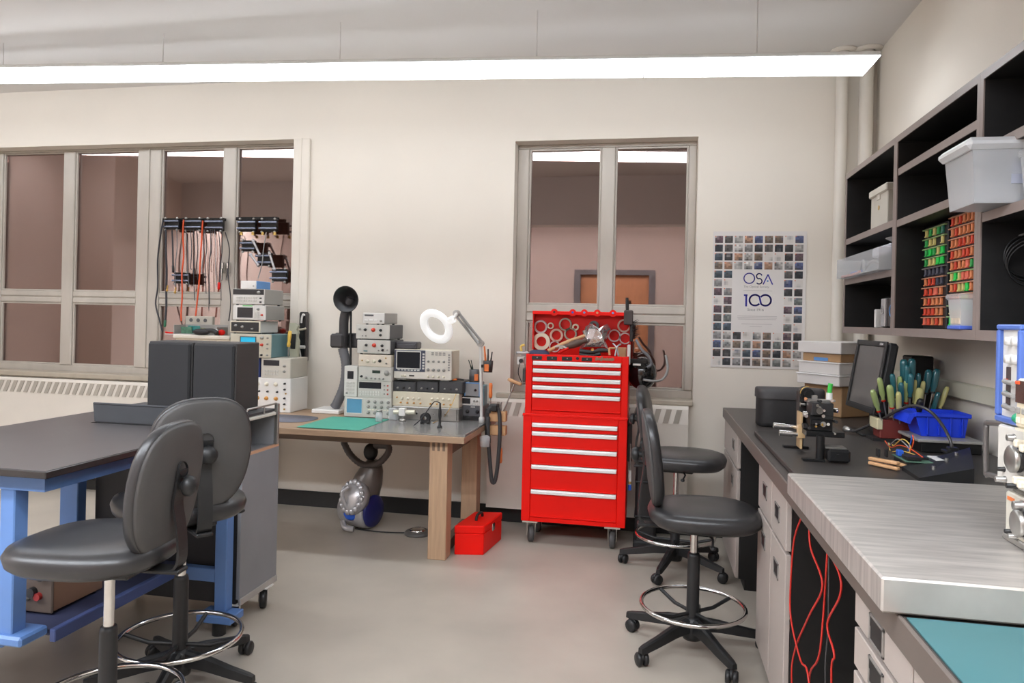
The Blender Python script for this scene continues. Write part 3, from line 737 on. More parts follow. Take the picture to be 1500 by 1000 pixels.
# ------------------------------------------------------------------ wall shelving above the worktop
XF = 1.10
def shelf_unit(ya, yb, shelves, label, z0=1.412, z1=2.336):
    t = thing('wall_shelf_unit', label, 'shelf', (1.27, (ya+yb)/2, z0), group='black wall shelving above the worktop')
    T = .022
    def board(nm, x0, x1, y0, y1, zz0, zz1, e):
        b = B(); b.box(x0+.004, x1, y0, y1, zz0, zz1); p = part(t, nm, b, M_shelf)
        b = B(); b.box(x0-.001, x0+.004, *e); part(p, 'edge_band', b, M_band)
    for y in (yb, ya-T): board('side_panel', XF, XR, y, y+T, z0, z1, (y-.0005, y+T+.0005, z0, z1))
    board('top_panel', XF, XR, yb+T, ya-T, z1-.03, z1, (yb+T, ya-T, z1-.03, z1))
    board('bottom_panel', XF, XR, yb+T, ya-T, z0, z0+.035, (yb+T, ya-T, z0, z0+.035))
    b = B(); b.box(XR-.012, XR-.002, yb+T, ya-T, z0+.035, z1-.03); part(t, 'back_panel', b, M_shelf)
    for z in shelves: board('shelf', XF+.004, XR-.012, yb+T, ya-T, z-.032, z, (yb+T, ya-T, z-.032, z))
    return t
shelf_unit(4.49, 3.612, [1.955, 1.722], 'farthest black wall shelf unit, holding the beige box')
shelf_unit(3.610, 2.738, [2.182, 1.945], 'middle black wall shelf unit with the two bin racks')
shelf_unit(2.736, 1.85, [2.075, 1.848], 'nearest black wall shelf unit, holding the clear plastic tubs')

def tag_rack(ya, yb, z0, z1, rows, label):
    t = thing('bin_rack', label, 'rack', (1.3, (ya+yb)/2, z0), group='racks of coloured tags')
    xf = 1.20
    b = B(); b.box(xf, XR-.014, yb, ya, z0, z1, .004); part(t, 'body', b, M_bcab)
    n = len(rows); dz = (z1-z0-.02)/n
    cols = {'r': (226, 78, 52), 'o': (232, 140, 90), 'g': (52, 168, 82), 'G': (34, 214, 84), 'y': (220, 206, 128), 'd': (74, 76, 90), 'p': (236, 116, 92), 't': (60, 130, 110)}
    me_cache = {}
    for i, row in enumerate(rows):
        z = z1-.012-i*dz
        rc = {'d': (120, 112, 112)}.get(row[0], (206, 150, 120) if row[0] in 'rop' else (150, 178, 120))
        b = B(); b.box(xf-.012, xf+.002, yb+.004, ya-.004, z-.005, z, .001); part(t, 'rail', b, mat('rail_%d_%d' % rc[:2], rc, .5))
        k = len(row); st = (ya-yb-.03)/k
        for j, ch in enumerate(row):
            if ch == ' ': continue
            y = ya-.02-st*(j+.35); w = st*(.36 if ch not in 'Gp' else .55); h = dz*.72
            c = cols[ch]; mm = mat('tag_'+ch, c, .45, var=.03)
            b = B(); b.box(xf-.009, xf+.001, y-w*.5, y+w*.5, z-.005-h, z-.005, .002); b.box(xf-.0115, xf-.008, y-w*.58, y+w*.58, z-.005-h, z-.005-h*.82, .001); part(t, 'tag', b, mm)
    return t
tag_rack(3.52, 3.265, 1.4475, 1.90, ['ygygt', 'gyy y', 'gGgyG', 'gyyGG', 'ddddd', 'orrdd', 'rrpo', 'orooo', 'rrroo', 'proro'], 'left rack of small green and red hanging bins in the shelf unit')
tag_rack(3.235, 2.985, 1.4475, 1.915, ['rorooo', 'oroooo', 'oorror', 'roorro', 'oroopg', 'yGyppo', 'oryyGo', 'rooyyo', 'ygyyGg', 'GGgyyG'], 'right rack of mostly orange hanging bins in the shelf unit')

# clear tub with a blue base in front of the right rack
def tub(name, label, x0, x1, y0, y1, z0, z1, taper, m, lidm, cat='tub', lid=True, wall=.003):
    t = thing(name, label, cat, ((x0+x1)/2, (y0+y1)/2, z0))
    b = B(); q = taper
    o = [(x0+q, y0+q, z0), (x1-q, y0+q, z0), (x1-q, y1-q, z0), (x0+q, y1-q, z0), (x0, y0, z1), (x1, y0, z1), (x1, y1, z1), (x0, y1, z1)]
    w = wall
    i = [(x0+q+w, y0+q+w, z0+w), (x1-q-w, y0+q+w, z0+w), (x1-q-w, y1-q-w, z0+w), (x0+q+w, y1-q-w, z0+w), (x0+w, y0+w, z1), (x1-w, y0+w, z1), (x1-w, y1-w, z1), (x0+w, y1-w, z1)]
    b._add(o+i, [(3, 2, 1, 0), (0, 1, 5, 4), (1, 2, 6, 5), (2, 3, 7, 6), (3, 0, 4, 7), (8, 9, 10, 11), (12, 13, 9, 8), (13, 14, 10, 9), (14, 15, 11, 10), (15, 12, 8, 11),
                 (4, 5, 13, 12), (5, 6, 14, 13), (6, 7, 15, 14), (7, 4, 12, 15)])
    part(t, 'tub_wall', b, m)
    if lid:
        b = B(); b.box(x0-.008, x1+.008, y0-.008, y1+.008, z1-.004, z1+.018, .006); part(t, 'lid', b, lidm)
    return t
t = tub('parts_tub', 'small clear tub with a blue base in front of the right bin rack', 1.09, 1.165, 2.84, 2.95, 1.4475, 1.56, .008, M_frost, M_clear)
b = B(); b.box(1.088, 1.167, 2.838, 2.952, 1.4475, 1.462, .003); part(t, 'base', b, mat('tub_base_blue', (84, 110, 206), .45))
b = B(); b.box(1.095, 1.16, 2.85, 2.94, 1.463, 1.52, .006); part(t, 'contents', b, mat('tub_contents', (206, 190, 170), .7, var=.2, scale=40))

# things in the farthest unit
t = thing('lidded_box', 'beige lidded box on the top shelf of the farthest shelf unit', 'box', (1.27, 3.92, 1.955))
b = B(); b.box(1.13, 1.40, 3.82, 4.09, 1.955, 2.135, .004); part(t, 'body', b, mat('beige_box', (196, 190, 178), .55))
b = B(); b.box(1.12, 1.405, 3.81, 4.10, 2.125, 2.165, .006); b.box(1.125, 1.135, 3.93, 3.98, 2.10, 2.13, .002); part(t, 'lid', b, mat('beige_box_lid', (204, 198, 186), .55))
b = B(); b.cyl((1.128, 3.955, 2.06), (1.131, 3.955, 2.06), .012, n=12); part(t, 'lock', b, M_brass)
t = tub('cable_box', 'open clear box of grey cables on the middle shelf by the back wall', 1.05, 1.40, 3.66, 4.44, 1.722, 1.83, .0, M_clear, M_clear, 'box', lid=False)
b = B(); b.tube([(1.08, 4.0, 1.73), (1.1, 4.1, 1.80), (1.12, 4.2, 1.74), (1.15, 4.1, 1.80), (1.2, 3.95, 1.74), (1.1, 3.8, 1.76), (1.08, 3.7, 1.79)], .008, 8, smooth=6); part(t, 'grey_cable', b, M_gryw)
b = B(); b.tube([(1.07, 4.4, 1.733), (1.08, 4.2, 1.735), (1.07, 4.05, 1.74)], .007, 8, smooth=5); part(t, 'orange_cable', b, M_orgw)
b = B(); b.tube([(1.08, 4.25, 1.745), (1.1, 4.1, 1.75), (1.12, 4.15, 1.79)], .006, 8, smooth=5); part(t, 'blue_cable', b, M_bluw)
b = B(); b.box(1.1, 1.3, 3.68, 3.95, 1.80, 1.85, .008); part(t, 'white_charger', b, mat('pale_charger', (196, 196, 206), .4))
t = thing('dish', 'grey shallow dish above the cable box in the farthest shelf unit', 'dish', (1.25, 3.76, 1.85))
b = B(); b.lathe([(0, 0), (.06, 0), (.115, .03), (.118, .033), (.105, .03), (.055, .006), (0, .006)], (1.23, 3.76, 1.851), n=32); part(t, 'bowl', b, M_knobg)
b = B(); b.box(1.2, 1.26, 3.70, 3.74, 1.86, 1.9, .004); part(t, 'white_block', b, M_white)
t = thing('desktop_drive', 'black and silver upright device at the bottom of the farthest shelf unit', 'device', (1.25, 3.83, 1.447))
b = B(); b.box(1.14, 1.34, 3.70, 3.90, 1.447, 1.60, .006); part(t, 'case', b, mat('device_gloss_black', (20, 20, 22), .2))
b = B(); b.box(1.128, 1.142, 3.82, 3.88, 1.452, 1.592, .003); part(t, 'silver_front', b, M_silv)
b = B(); b.ring((1.127, 3.85, 1.535), (-1, 0, 0), .02, .013, .003, 24); part(t, 'dial_ring', b, M_chrome)
b = B(); b.torus((1.136, 3.745, 1.53), (1, 0, 0), .028, .003, 24, 6); part(t, 'light_ring', b, M_sky)
b = B(); b.box(1.12, 1.26, 3.935, 3.96, 1.447, 1.54, .003); solo('paperback', b, M_white, 'white paperback standing beside the black and silver device', 'book')

# clear totes in the nearest unit
t = tub('storage_tote', 'large clear storage tote with rounded rim in the nearest shelf unit', .985, 1.37, 2.50, 2.72, 1.85, 2.03, .014, M_frost, M_frost, 'tote', lid=False)
b = B(); b.box(.965, 1.385, 2.485, 2.735, 2.018, 2.056, .014); part(t, 'rim_lid', b, mat('tote_lid', (222, 224, 226), .35))
b = B(); b.box(1.17, 1.26, 2.475, 2.50, 2.03, 2.068, .005); part(t, 'latch', b, M_bluw, 'blue latch')
b = B(); b.box(1.05, 1.16, 2.56, 2.66, 1.858, 1.93, .012); part(t, 'grey_block', b, mat('tote_contents', (150, 146, 148), .6, var=.3, scale=14))
b = B(); b.box(1.18, 1.34, 2.55, 2.68, 1.858, 1.99, .012); part(t, 'beige_block', b, mat('tote_contents_beige', (190, 176, 160), .6, var=.2, scale=14))
b = B(); b.box(1.10, 1.19, 2.507, 2.509, 1.91, 1.98); part(t, 'paper_label', b, mat('tote_label', (176, 180, 196), .6))
t = tub('clear_carton', 'smaller clear plastic tub in front of the large storage tote', 1.105, 1.38, 2.28, 2.465, 1.85, 1.985, .01, M_clear, M_clear, 'tub', lid=True)
b = B(); b.box(1.14, 1.30, 2.31, 2.42, 1.856, 1.90, .01); part(t, 'contents', b, M_white)
t = thing('cable_coil', 'black cable coil with red and blue leads hanging inside the nearest shelf unit', 'cable', (1.36, 2.62, 1.6))
# hangs on the inner face of the divider of the nearest unit
b = B()
C0 = at(1453, 385, X=1.30); C0.y = min(C0.y, 2.70)
cx_, cy_, cz_ = 1.24, 2.705, 1.70
for i in range(4): b.torus((cx_+.004*i, cy_-.012*i, cz_-.01*i), (.1*i, 1, .15*i), .07+.003*i, .0028, 36, 6)
part(t, 'coil', b, M_bplas)
b = B(); b.tube([(cx_+.04, cy_-.03, cz_+.05), (cx_+.10, cy_-.03, cz_+.02), (cx_+.11, cy_-.03, cz_-.06), (cx_+.12, cy_-.03, cz_-.09), (cx_+.02, cy_-.04, cz_-.13)], .004, 6, smooth=6); part(t, 'red_lead', b, M_orgw)
b = B(); b.tube([(cx_+.11, cy_-.04, cz_-.09), (cx_+.07, cy_-.04, cz_-.12), (cx_+.04, cy_-.05, cz_-.155)], .004, 6, smooth=6); part(t, 'blue_lead', b, M_bluw)
b = B(); b.cyl((cx_-.02, 2.714, cz_+.07), (cx_-.02, 2.66, cz_+.075), .004, n=8); part(t, 'hook', b, M_steel)

# ------------------------------------------------------------------ things on the worktop, far end
R30 = rotz(math.radians(-52))
def rbox(cx_, cy_, z0, z1, wx, wy, R, b=None, bev=.004):
    b = b or B(); b.obox((cx_, cy_, (z0+z1)/2), (wx, wy, z1-z0), R, bev); return b
c = Vector((1.12, 4.70, 0))
Rb = rotz(math.radians(38))
t = thing('cardboard_box', 'brown cardboard box on the worktop under the white trays', 'box', (1.17, 4.72, .911))
b = rbox(1.165, 4.72, .911, 1.095, .36, .27, Rb); part(t, 'carton', b, M_card)
b = B(); b.obox((1.165, 4.72, 1.0955), (.36, .05, .001), Rb); part(t, 'packing_tape', b, mat('packing_tape', (196, 164, 120), .3))
for z0, z1, lab, w in ((1.097, 1.162, 'lower white card tray on the cardboard box beside the monitor', .43), (1.163, 1.235, 'upper of the two equal white trays beside the monitor', .42)):
    t = thing('card_tray', lab, 'tray', (1.15, 4.70, z0), group='white trays beside the monitor')
    b = rbox(1.15, 4.70, z0, z1-.006, w-.012, w-.125, Rb); part(t, 'tray_body', b, M_paper)
    b = rbox(1.15, 4.70, z1-.008, z1, w, w-.11, Rb, bev=.003); part(t, 'rim', b, mat('tray_rim', (236, 234, 232), .6))
t = thing('open_carton', 'thin brown carton with papers between the white trays and the white lid', 'carton', (1.15, 4.70, 1.235))
b = rbox(1.155, 4.70, 1.2355, 1.285, .38, .27, Rb); part(t, 'carton', b, M_card)
b = B(); b.obox((1.155, 4.70, 1.25), (.384, .10, .02), Rb); part(t, 'blue_slip', b, M_sky)
t = thing('box_lid', 'deep white card lid on top of the stack beside the monitor', 'lid', (1.16, 4.70, 1.286))
b = rbox(1.155, 4.705, 1.286, 1.355, .42, .31, Rb); part(t, 'lid_body', b, M_paper)

t = thing('camera_bag', 'soft black zipped bag on the worktop in front of the trays', 'bag', (.73, 4.08, .911))
b = B()
vv = []; n = 24; Rz = rotz(.06)
prof = [(0, .96), (.02, 1.0), (.10, 1.0), (.15, .985), (.178, .93), (.19, .80), (.194, .4)]
for z, s in prof:
    for i in range(n):
        a = 2*PI*i/n; X_ = .165*math.copysign(abs(math.cos(a))**.45, math.cos(a))*(.97+.03*s); Y_ = .10*math.copysign(abs(math.sin(a))**.5, math.sin(a))*s
        p = Rz @ Vector((X_, Y_, 0)); vv.append((.735+p.x, 4.06+p.y, .911+z+.004*math.sin(5*a)))
b._add(vv, [(j*n+i, j*n+(i+1) % n, (j+1)*n+(i+1) % n, (j+1)*n+i) for j in range(len(prof)-1) for i in range(n)]+[tuple(range(n))[::-1], tuple(range(len(vv)-n, len(vv)))], True)
part(t, 'body', b, mat('bag_nylon', (34, 33, 34), .6, var=.2, scale=14, bump=.25, bscale=60))
b = B()
vv = []
for z, s in ((.148, 1.01), (.178, 1.01), (.194, .93), (.202, .6), (.204, .1)):
    for i in range(n):
        a = 2*PI*i/n; X_ = .171*math.copysign(abs(math.cos(a))**.45, math.cos(a))*(.97+.03*s); Y_ = .107*math.copysign(abs(math.sin(a))**.5, math.sin(a))*s
        p = Rz @ Vector((X_, Y_, 0)); vv.append((.735+p.x, 4.06+p.y, .911+z))
b._add(vv, [(j*n+i, j*n+(i+1) % n, (j+1)*n+(i+1) % n, (j+1)*n+i) for j in range(4) for i in range(n)]+[tuple(range(len(vv)-n, len(vv)))], True)
part(t, 'flap', b, mat('bag_flap', (62, 60, 61), .55, bump=.2, bscale=80))

# monitor, turned toward the aisle
t = thing('monitor', 'black flat monitor turned toward the aisle, beside the white trays', 'monitor', (1.08, 3.80, .911))
Rm = rotz(math.radians(3)) @ roty(math.radians(9))
mc = Vector((1.03, 3.74, 1.215))
def mb(x0, x1, y0, y1, z0, z1, bev=.002):
    b = B(); b.box(x0, x1, y0, y1, z0, z1, bev); b.v = [tuple(mc + Rm @ Vector(p)) for p in b.v]; return b
part(t, 'screen', mb(-.0012, .004, -.175, .175, -.145, .145), mat('monitor_panel', (92, 88, 86), .22, var=.04))
b = mb(-.008, .0, -.20, -.175, -.17, .17)
for q in ((-.008, 0, .175, .20, -.17, .17), (-.008, 0, -.175, .175, .145, .17), (-.008, 0, -.175, .175, -.17, -.145)):
    c2 = mb(*q); b._add(c2.v, c2.f)
part(t, 'bezel', b, M_bplas)
part(t, 'back_shell', mb(.002, .05, -.198, .198, -.168, .168, .012), M_bplas)
part(t, 'badge', mb(-.0095, -.008, -.16, -.12, .152, .162, .0005), M_silv)
b = B(); b.box(1.06, 1.12, 3.70, 3.80, .935, 1.20, .006); part(t, 'neck', b, M_bplas)
b = B(); b.box(.985, 1.19, 3.63, 3.86, .9325, .945, .005); part(t, 'base', b, M_bplas)
b = B(); b.box(1.27, 1.37, 3.86, 4.0, .911, 1.31, .006); solo('computer_speaker', b, M_bmet, 'slim black box standing behind the monitor near the wall', 'speaker')

# opto-mechanical stage assembly
t = thing('micrometer_stage', 'black optical mount with silver micrometers and a green cap on the board', 'optical mount', (.64, 3.08, .932))
def wb(nm, m, boxes=(), cyls=(), lab=None):
    b = B()
    for q in boxes: b.box(*q)
    for q in cyls: b.cyl(*q[:2], *q[2:])
    return part(t, nm, b, m, lab)
wb('base_foot', M_bmet, [(.56, .66, 3.19, 3.22, .932, .942, .002)])
wb('base_foot', M_bmet, [(.58, .66, 2.90, 2.935, .932, .942, .002)])
wb('post', M_bmet, [], [((.645, 2.92, .94), (.645, 2.92, 1.03), .016)])
wb('post', M_bmet, [], [((.625, 3.2, .94), (.625, 3.2, 1.02), .014)])
wb('motor', mat('motor_black', (26, 26, 27), .3), [(.665, .745, 2.88, 2.95, .936, .985, .008)], [((.70, 2.88, .96), (.70, 2.876, .96), .009)])
wb('motor_plate', M_steel, [(.66, .735, 2.90, 2.96, .985, .990, .001)])
wb('stage_plate', M_bmet, [(.60, .74, 2.95, 3.16, 1.02, 1.04, .002), (.615, .70, 2.97, 3.12, 1.04, 1.10, .003)])
wb('carrier', M_bplas, [(.62, .70, 2.96, 3.06, 1.10, 1.15, .003), (.60, .66, 3.10, 3.16, 1.04, 1.18, .003)])
wb('brass_plate', mat('stage_bronze', (206, 176, 132), .35, .3), [(.596, .604, 3.04, 3.12, .955, 1.10, .001), (.585, .612, 3.03, 3.06, 1.0, 1.05, .001)], lab='bronze coloured side plate')
wb('micrometer', M_chrome, [], [((.60, 3.12, 1.03), (.545, 3.12, 1.032), .009), ((.55, 3.12, 1.032), (.505, 3.12, 1.034), .012)])
wb('micrometer', M_chrome, [], [((.60, 3.04, 1.012), (.565, 3.04, 1.014), .008), ((.565, 3.04, 1.014), (.515, 3.04, 1.016), .0115)])
wb('thumb_screw', M_chrome, [], [((.66, 2.965, 1.07), (.66, 2.945, 1.07), .0105)])
wb('thumb_screw', M_chrome, [], [((.645, 2.965, 1.122), (.645, 2.94, 1.122), .013)])
wb('thumb_screw', M_chrome, [], [((.70, 3.0, 1.12), (.722, 2.99, 1.12), .009)])
wb('thumb_screw', M_chrome, [], [((.612, 3.0, 1.10), (.596, 3.0, 1.10), .011), ((.62, 3.08, 1.13), (.60, 3.08, 1.13), .010)])
wb('lens_cell', M_bmet, [], [((.625, 3.13, 1.175), (.625, 3.07, 1.172), .026), ((.625, 3.07, 1.172), (.627, 3.05, 1.171), .017)])
b = B(); b.tube([(.625+.027*math.cos(a*.2), 3.068, 1.176+.027*math.sin(a*.2)) for a in range(7, 17)], .002, 6); part(t, 'lens_ring', b, M_brass)
rs_ = random.Random(11)
for i in range(16):
    x, y, z = rs_.uniform(.60, .715), rs_.uniform(2.955, 3.0), rs_.uniform(1.03, 1.165); r_ = rs_.choice((.004, .005, .006))
    wb('set_screw', rs_.choice((M_chrome, M_steel, M_brass, M_bplas)), [], [((x, y+.02, z), (x+rs_.uniform(-.01, .01), y-.02, z+.002), r_)])
for i in range(7):
    x, y, z = rs_.uniform(.60, .70), rs_.uniform(2.96, 3.10), rs_.uniform(1.05, 1.17); w_ = rs_.uniform(.010, .02)
    wb('mount_block', rs_.choice((M_bmet, M_bplas, M_steel)), [(x-w_, x+w_, y-w_, y+w_, z-w_*.6, z+w_*.6, .002)])
wb('clamp_arm', M_steel, [(.62, .72, 3.02, 3.05, 1.150, 1.158, .001), (.635, .655, 3.03, 3.05, 1.158, 1.172, .001)])
wb('cap_socket', M_white, [], [((.70, 3.035, 1.158), (.70, 3.035, 1.185), .012)])
wb('green_cap', M_grn, [], [((.70, 3.035, 1.185), (.704, 3.035, 1.222), .009)], lab='bright green cap')

# gooseneck lamp with weighted base on the board
t = thing('gooseneck_lamp', 'black gooseneck lamp arching over the screwdrivers from a clamp block', 'lamp', (1.16, 3.0, .932))
pl = [(1395, 662), (1392, 645), (1380, 622), (1362, 602), (1340, 594), (1318, 600), (1295, 612), (1270, 624), (1252, 632), (1244, 633)]
xs_ = [1.185, 1.18, 1.165, 1.14, 1.11, 1.08, 1.05, 1.01, .975, .96]
P = [at(px, py, X=x) for (px, py), x in zip(pl, xs_)]
for p in P: p.z = max(p.z, .945)
b = B(); b.tube(P, .0065, 8, smooth=6); part(t, 'gooseneck', b, mat('gooseneck', (70, 68, 68), .35, .4))
b = B(); p = P[-1]; d = (P[-1]-P[-2]).normalized(); b.lathe([(0, -.01), (.009, -.01), (.014, .01), (.016, .03), (.012, .034), (0, .034)], p, d, 16); part(t, 'lamp_head', b, M_steel)
p = P[0]; b = B(); b.box(p.x-.018, p.x+.018, p.y-.018, p.y+.018, .965, p.z+.02, .003); b.box(p.x-.032, p.x+.032, p.y-.03, p.y+.03, .955, .967, .002); part(t, 'clamp_block', b, M_bplas)
gx, gy = p.x, p.y
# wedge-shaped control box carrying the lamp
t = thing('wedge_controller', 'black wedge-shaped control box with sloping panel under the gooseneck lamp', 'control box', (1.05, 2.9, .932))
a1, a2, a3, a4 = Vector((.90, 2.64, .932)), Vector((1.075, 2.66, .932)), Vector((1.235, 3.10, .932)), Vector((.905, 2.83, .932))
b = B(); hs = [.012, .05, .055, .014]
bs = [a1, a2, a3, a4]
b._add(bs+[p+Vector((0, 0, h)) for p, h in zip(bs, hs)], [(3, 2, 1, 0), (0, 1, 5, 4), (1, 2, 6, 5), (2, 3, 7, 6), (3, 0, 4, 7), (4, 5, 6), (4, 6, 7)]); part(t, 'housing', b, M_bplas)
b = B(); 
for f1, f2 in ((.25, .4), (.5, .5), (.7, .62)):
    q = a1*(1-f1)+a3*f1; z = .932+.012*(1-f1)+.055*f1; b.cyl((q.x, q.y, z), (q.x, q.y, z+.012), .006, n=10)
part(t, 'switches', b, M_steel)
# circuit board kit
t = thing('circuit_kit', 'small circuit board with looping coloured jumper wires on the board', 'circuit board', (.98, 2.95, .932))
b = B(); b.box(.93, 1.06, 2.86, 3.0, .934, .956, .002); part(t, 'carrier', b, M_bplas)
b = B(); b.box(.925, 1.065, 2.855, 3.005, .957, .960); part(t, 'board', b, mat('pcb_green', (84, 116, 98), .5))
b = B(); b.box(1.04, 1.13, 2.89, 2.98, .961, .966, .001); part(t, 'white_pad', b, M_white)
b = B(); b.box(.935, .985, 2.87, 2.93, .961, .975, .002); b.box(.99, 1.02, 2.9, 2.96, .961, .970, .002); part(t, 'chip', b, M_knobb)
b = B(); b.box(.93, .95, 2.95, 2.98, .961, .985, .003); part(t, 'blue_block', b, M_bluw)
def wz(px, py, x): return at(px, py, X=x)
for nm, m, L in (('white_wire', M_gryw, [(1301, 666), (1303, 652), (1315, 643), (1328, 652), (1333, 660)]), ('yellow_wire', M_yelw, [(1307, 668), (1310, 652), (1322, 643), (1333, 652), (1332, 662)]),
                 ('orange_wire', M_orgw, [(1296, 664), (1305, 655), (1318, 652), (1335, 658), (1352, 670)]), ('green_wire', M_yelw, [(1302, 668), (1305, 661), (1318, 660), (1335, 664), (1350, 671)]),
                 ('blue_wire', M_bluw, [(1330, 660), (1334, 648), (1336, 638)]), ('orange_wire', M_orgw, [(1333, 662), (1338, 648), (1337, 637)])):
    P = [wz(px, py, 1.0) for px, py in L]
    for p in P[:1]: p.z = max(p.z, .96)
    b = B(); b.tube(P, .0024, 6, smooth=6); part(t, nm, b, m)
for i, (p0, p1, lab) in enumerate((((.815, 2.90), (.885, 2.80), 'wooden clothes-peg clamp lying on the board, left of the circuit board'), ((.90, 2.95), (.935, 2.85), 'wooden stick lying against the circuit board'))):
    t = thing('wooden_clamp', lab, 'clamp', (*p0, .932))
    d = Vector((p1[0]-p0[0], p1[1]-p0[1], 0)); 
    for k, z in ((0, .934), (1, .952)):
        b = B(); ang = math.atan2(d.y, d.x); c0 = Vector(((p0[0]+p1[0])/2, (p0[1]+p1[1])/2, z+.007))
        b.obox(c0, (d.length, .02, .012), rotz(ang) @ roty(-.03 if k else .0), .003); part(t, 'jaw', b, M_wood)
        if i == 1: break
    if i == 0:
        b = B(); b.cyl(c0+Vector((.01, -.01, -.03)), c0+Vector((.01, .02, -.005)), .004, n=10); part(t, 'spring', b, M_steel)
        b = B(); b.box(c0.x-.02, c0.x-.012, c0.y, c0.y+.03, .97, 1.0, .002); b.box(c0.x+.01, c0.x+.018, c0.y+.01, c0.y+.03, .97, 1.0, .002); part(t, 'probe_pin', b, M_bplas)

# riser, blue bin and the screwdriver caddy
t = thing('riser_box', 'low black riser box with grey lid under the blue bin', 'box', (1.24, 3.38, .932))
b = B(); b.box(1.115, 1.345, 3.26, 3.50, .933, .975, .003); part(t, 'box_body', b, M_bmet)
b = B(); b.box(1.10, 1.355, 3.25, 3.505, .975, .987, .003); part(t, 'grey_lid', b, M_knobg)
t = thing('stacking_bin', 'bright blue plastic stacking bin on the riser in front of the screwdrivers', 'bin', (1.22, 3.42, .987))
bx0, bx1, by0, by1, bz0, bz1 = 1.115, 1.325, 3.34, 3.495, .988, 1.088
def bin_shell(b, x0, x1, y0, y1, z0, z1, q, w):
    vv = [(x0+q+.02, y0+q, z0), (x1-q, y0+q, z0), (x1-q, y1-q, z0), (x0+q+.02, y1-q, z0), (x0, y0, z1), (x1, y0, z1), (x1, y1, z1), (x0, y1, z1)]
    vi = [(x0+q+.02+w, y0+q+w, z0+w), (x1-q-w, y0+q+w, z0+w), (x1-q-w, y1-q-w, z0+w), (x0+q+.02+w, y1-q-w, z0+w), (x0+w, y0+w, z1), (x1-w, y0+w, z1), (x1-w, y1-w, z1), (x0+w, y1-w, z1)]
    b._add(vv+vi, [(3, 2, 1, 0), (0, 1, 5, 4), (1, 2, 6, 5), (2, 3, 7, 6), (3, 0, 4, 7), (8, 9, 10, 11), (12, 13, 9, 8), (13, 14, 10, 9), (14, 15, 11, 10), (15, 12, 8, 11), (4, 5, 13, 12), (5, 6, 14, 13), (6, 7, 15, 14), (7, 4, 12, 15)])
b = B(); bin_shell(b, bx0, bx1, by0, by1, bz0, bz1, .010, .004); part(t, 'bin_body', b, M_blub)
b = B(); b.box(bx0, bx1+.008, by0-.010, by0+.002, bz1-.016, bz1+.002, .003); b.box(bx1-.002, bx1+.008, by0, by1+.006, bz1-.014, bz1+.002, .003); b.box(bx0, bx1, by1-.002, by1+.006, bz1-.014, bz1+.002, .003)
b.prism([(0, 0), (-.03, -.006), (-.042, -.045), (-.026, -.05), (-.012, -.018), (0, -.016)], (bx0+.006, by0-.006, bz1), (1, 0, 0), (0, 0, 1), (0, by1-by0+.012, 0)); part(t, 'rim', b, M_blub)
for i in range(4):
    x = bx0+.05+i*.045; b = B(); b.box(x-.003, x+.003, by0-.003, by0+.010, bz0+.008, bz1-.016, .001); part(t, 'rib', b, M_blub)
t = thing('tool_caddy', 'dark red and cream tool caddy behind the blue bin, packed with screwdrivers', 'caddy', (1.17, 3.57, .932))
b = B(); b.box(1.03, 1.33, 3.515, 3.62, .945, 1.03, .004); part(t, 'holder', b, mat('caddy_red', (110, 40, 34), .5))
b = B(); b.box(1.015, 1.04, 3.51, 3.625, .985, 1.035, .003); part(t, 'front_lip', b, mat('caddy_cream', (206, 196, 160), .5))
b = B(); b.box(1.0, 1.34, 3.51, 3.626, .9325, .945); part(t, 'base_plate', b, M_bplas)

def screwdriver(tip, top, r, m, label, shaft=True):
    tip, top = Vector(tip), Vector(top); d = (top-tip); L = d.length; d.normalize(); hl = min(.115, L*.62) if shaft else L
    t = thing('screwdriver', label, 'screwdriver', tuple(tip), group='screwdrivers in the tool caddy')
    base = top-d*hl
    b = B(); b.lathe([(0, 0), (r*.55, 0), (r*.7, hl*.06), (r*.62, hl*.16), (r, hl*.32), (r, hl*.8), (r*.92, hl*.92), (r*.6, hl*.99), (0, hl)], base, d, 10); h = part(t, 'handle', b, m)
    b = B(); b.cyl(tip, base+d*.004, .0035, n=8); part(t, 'shaft', b, M_steel)
    b = B(); b.lathe([(r*.72, hl*.015), (r*.74, hl*.03), (r*.74, hl*.07), (r*.72, hl*.075)], base, d, 10); part(h, 'collar', b, M_redd if m is M_limeh else M_bplas)
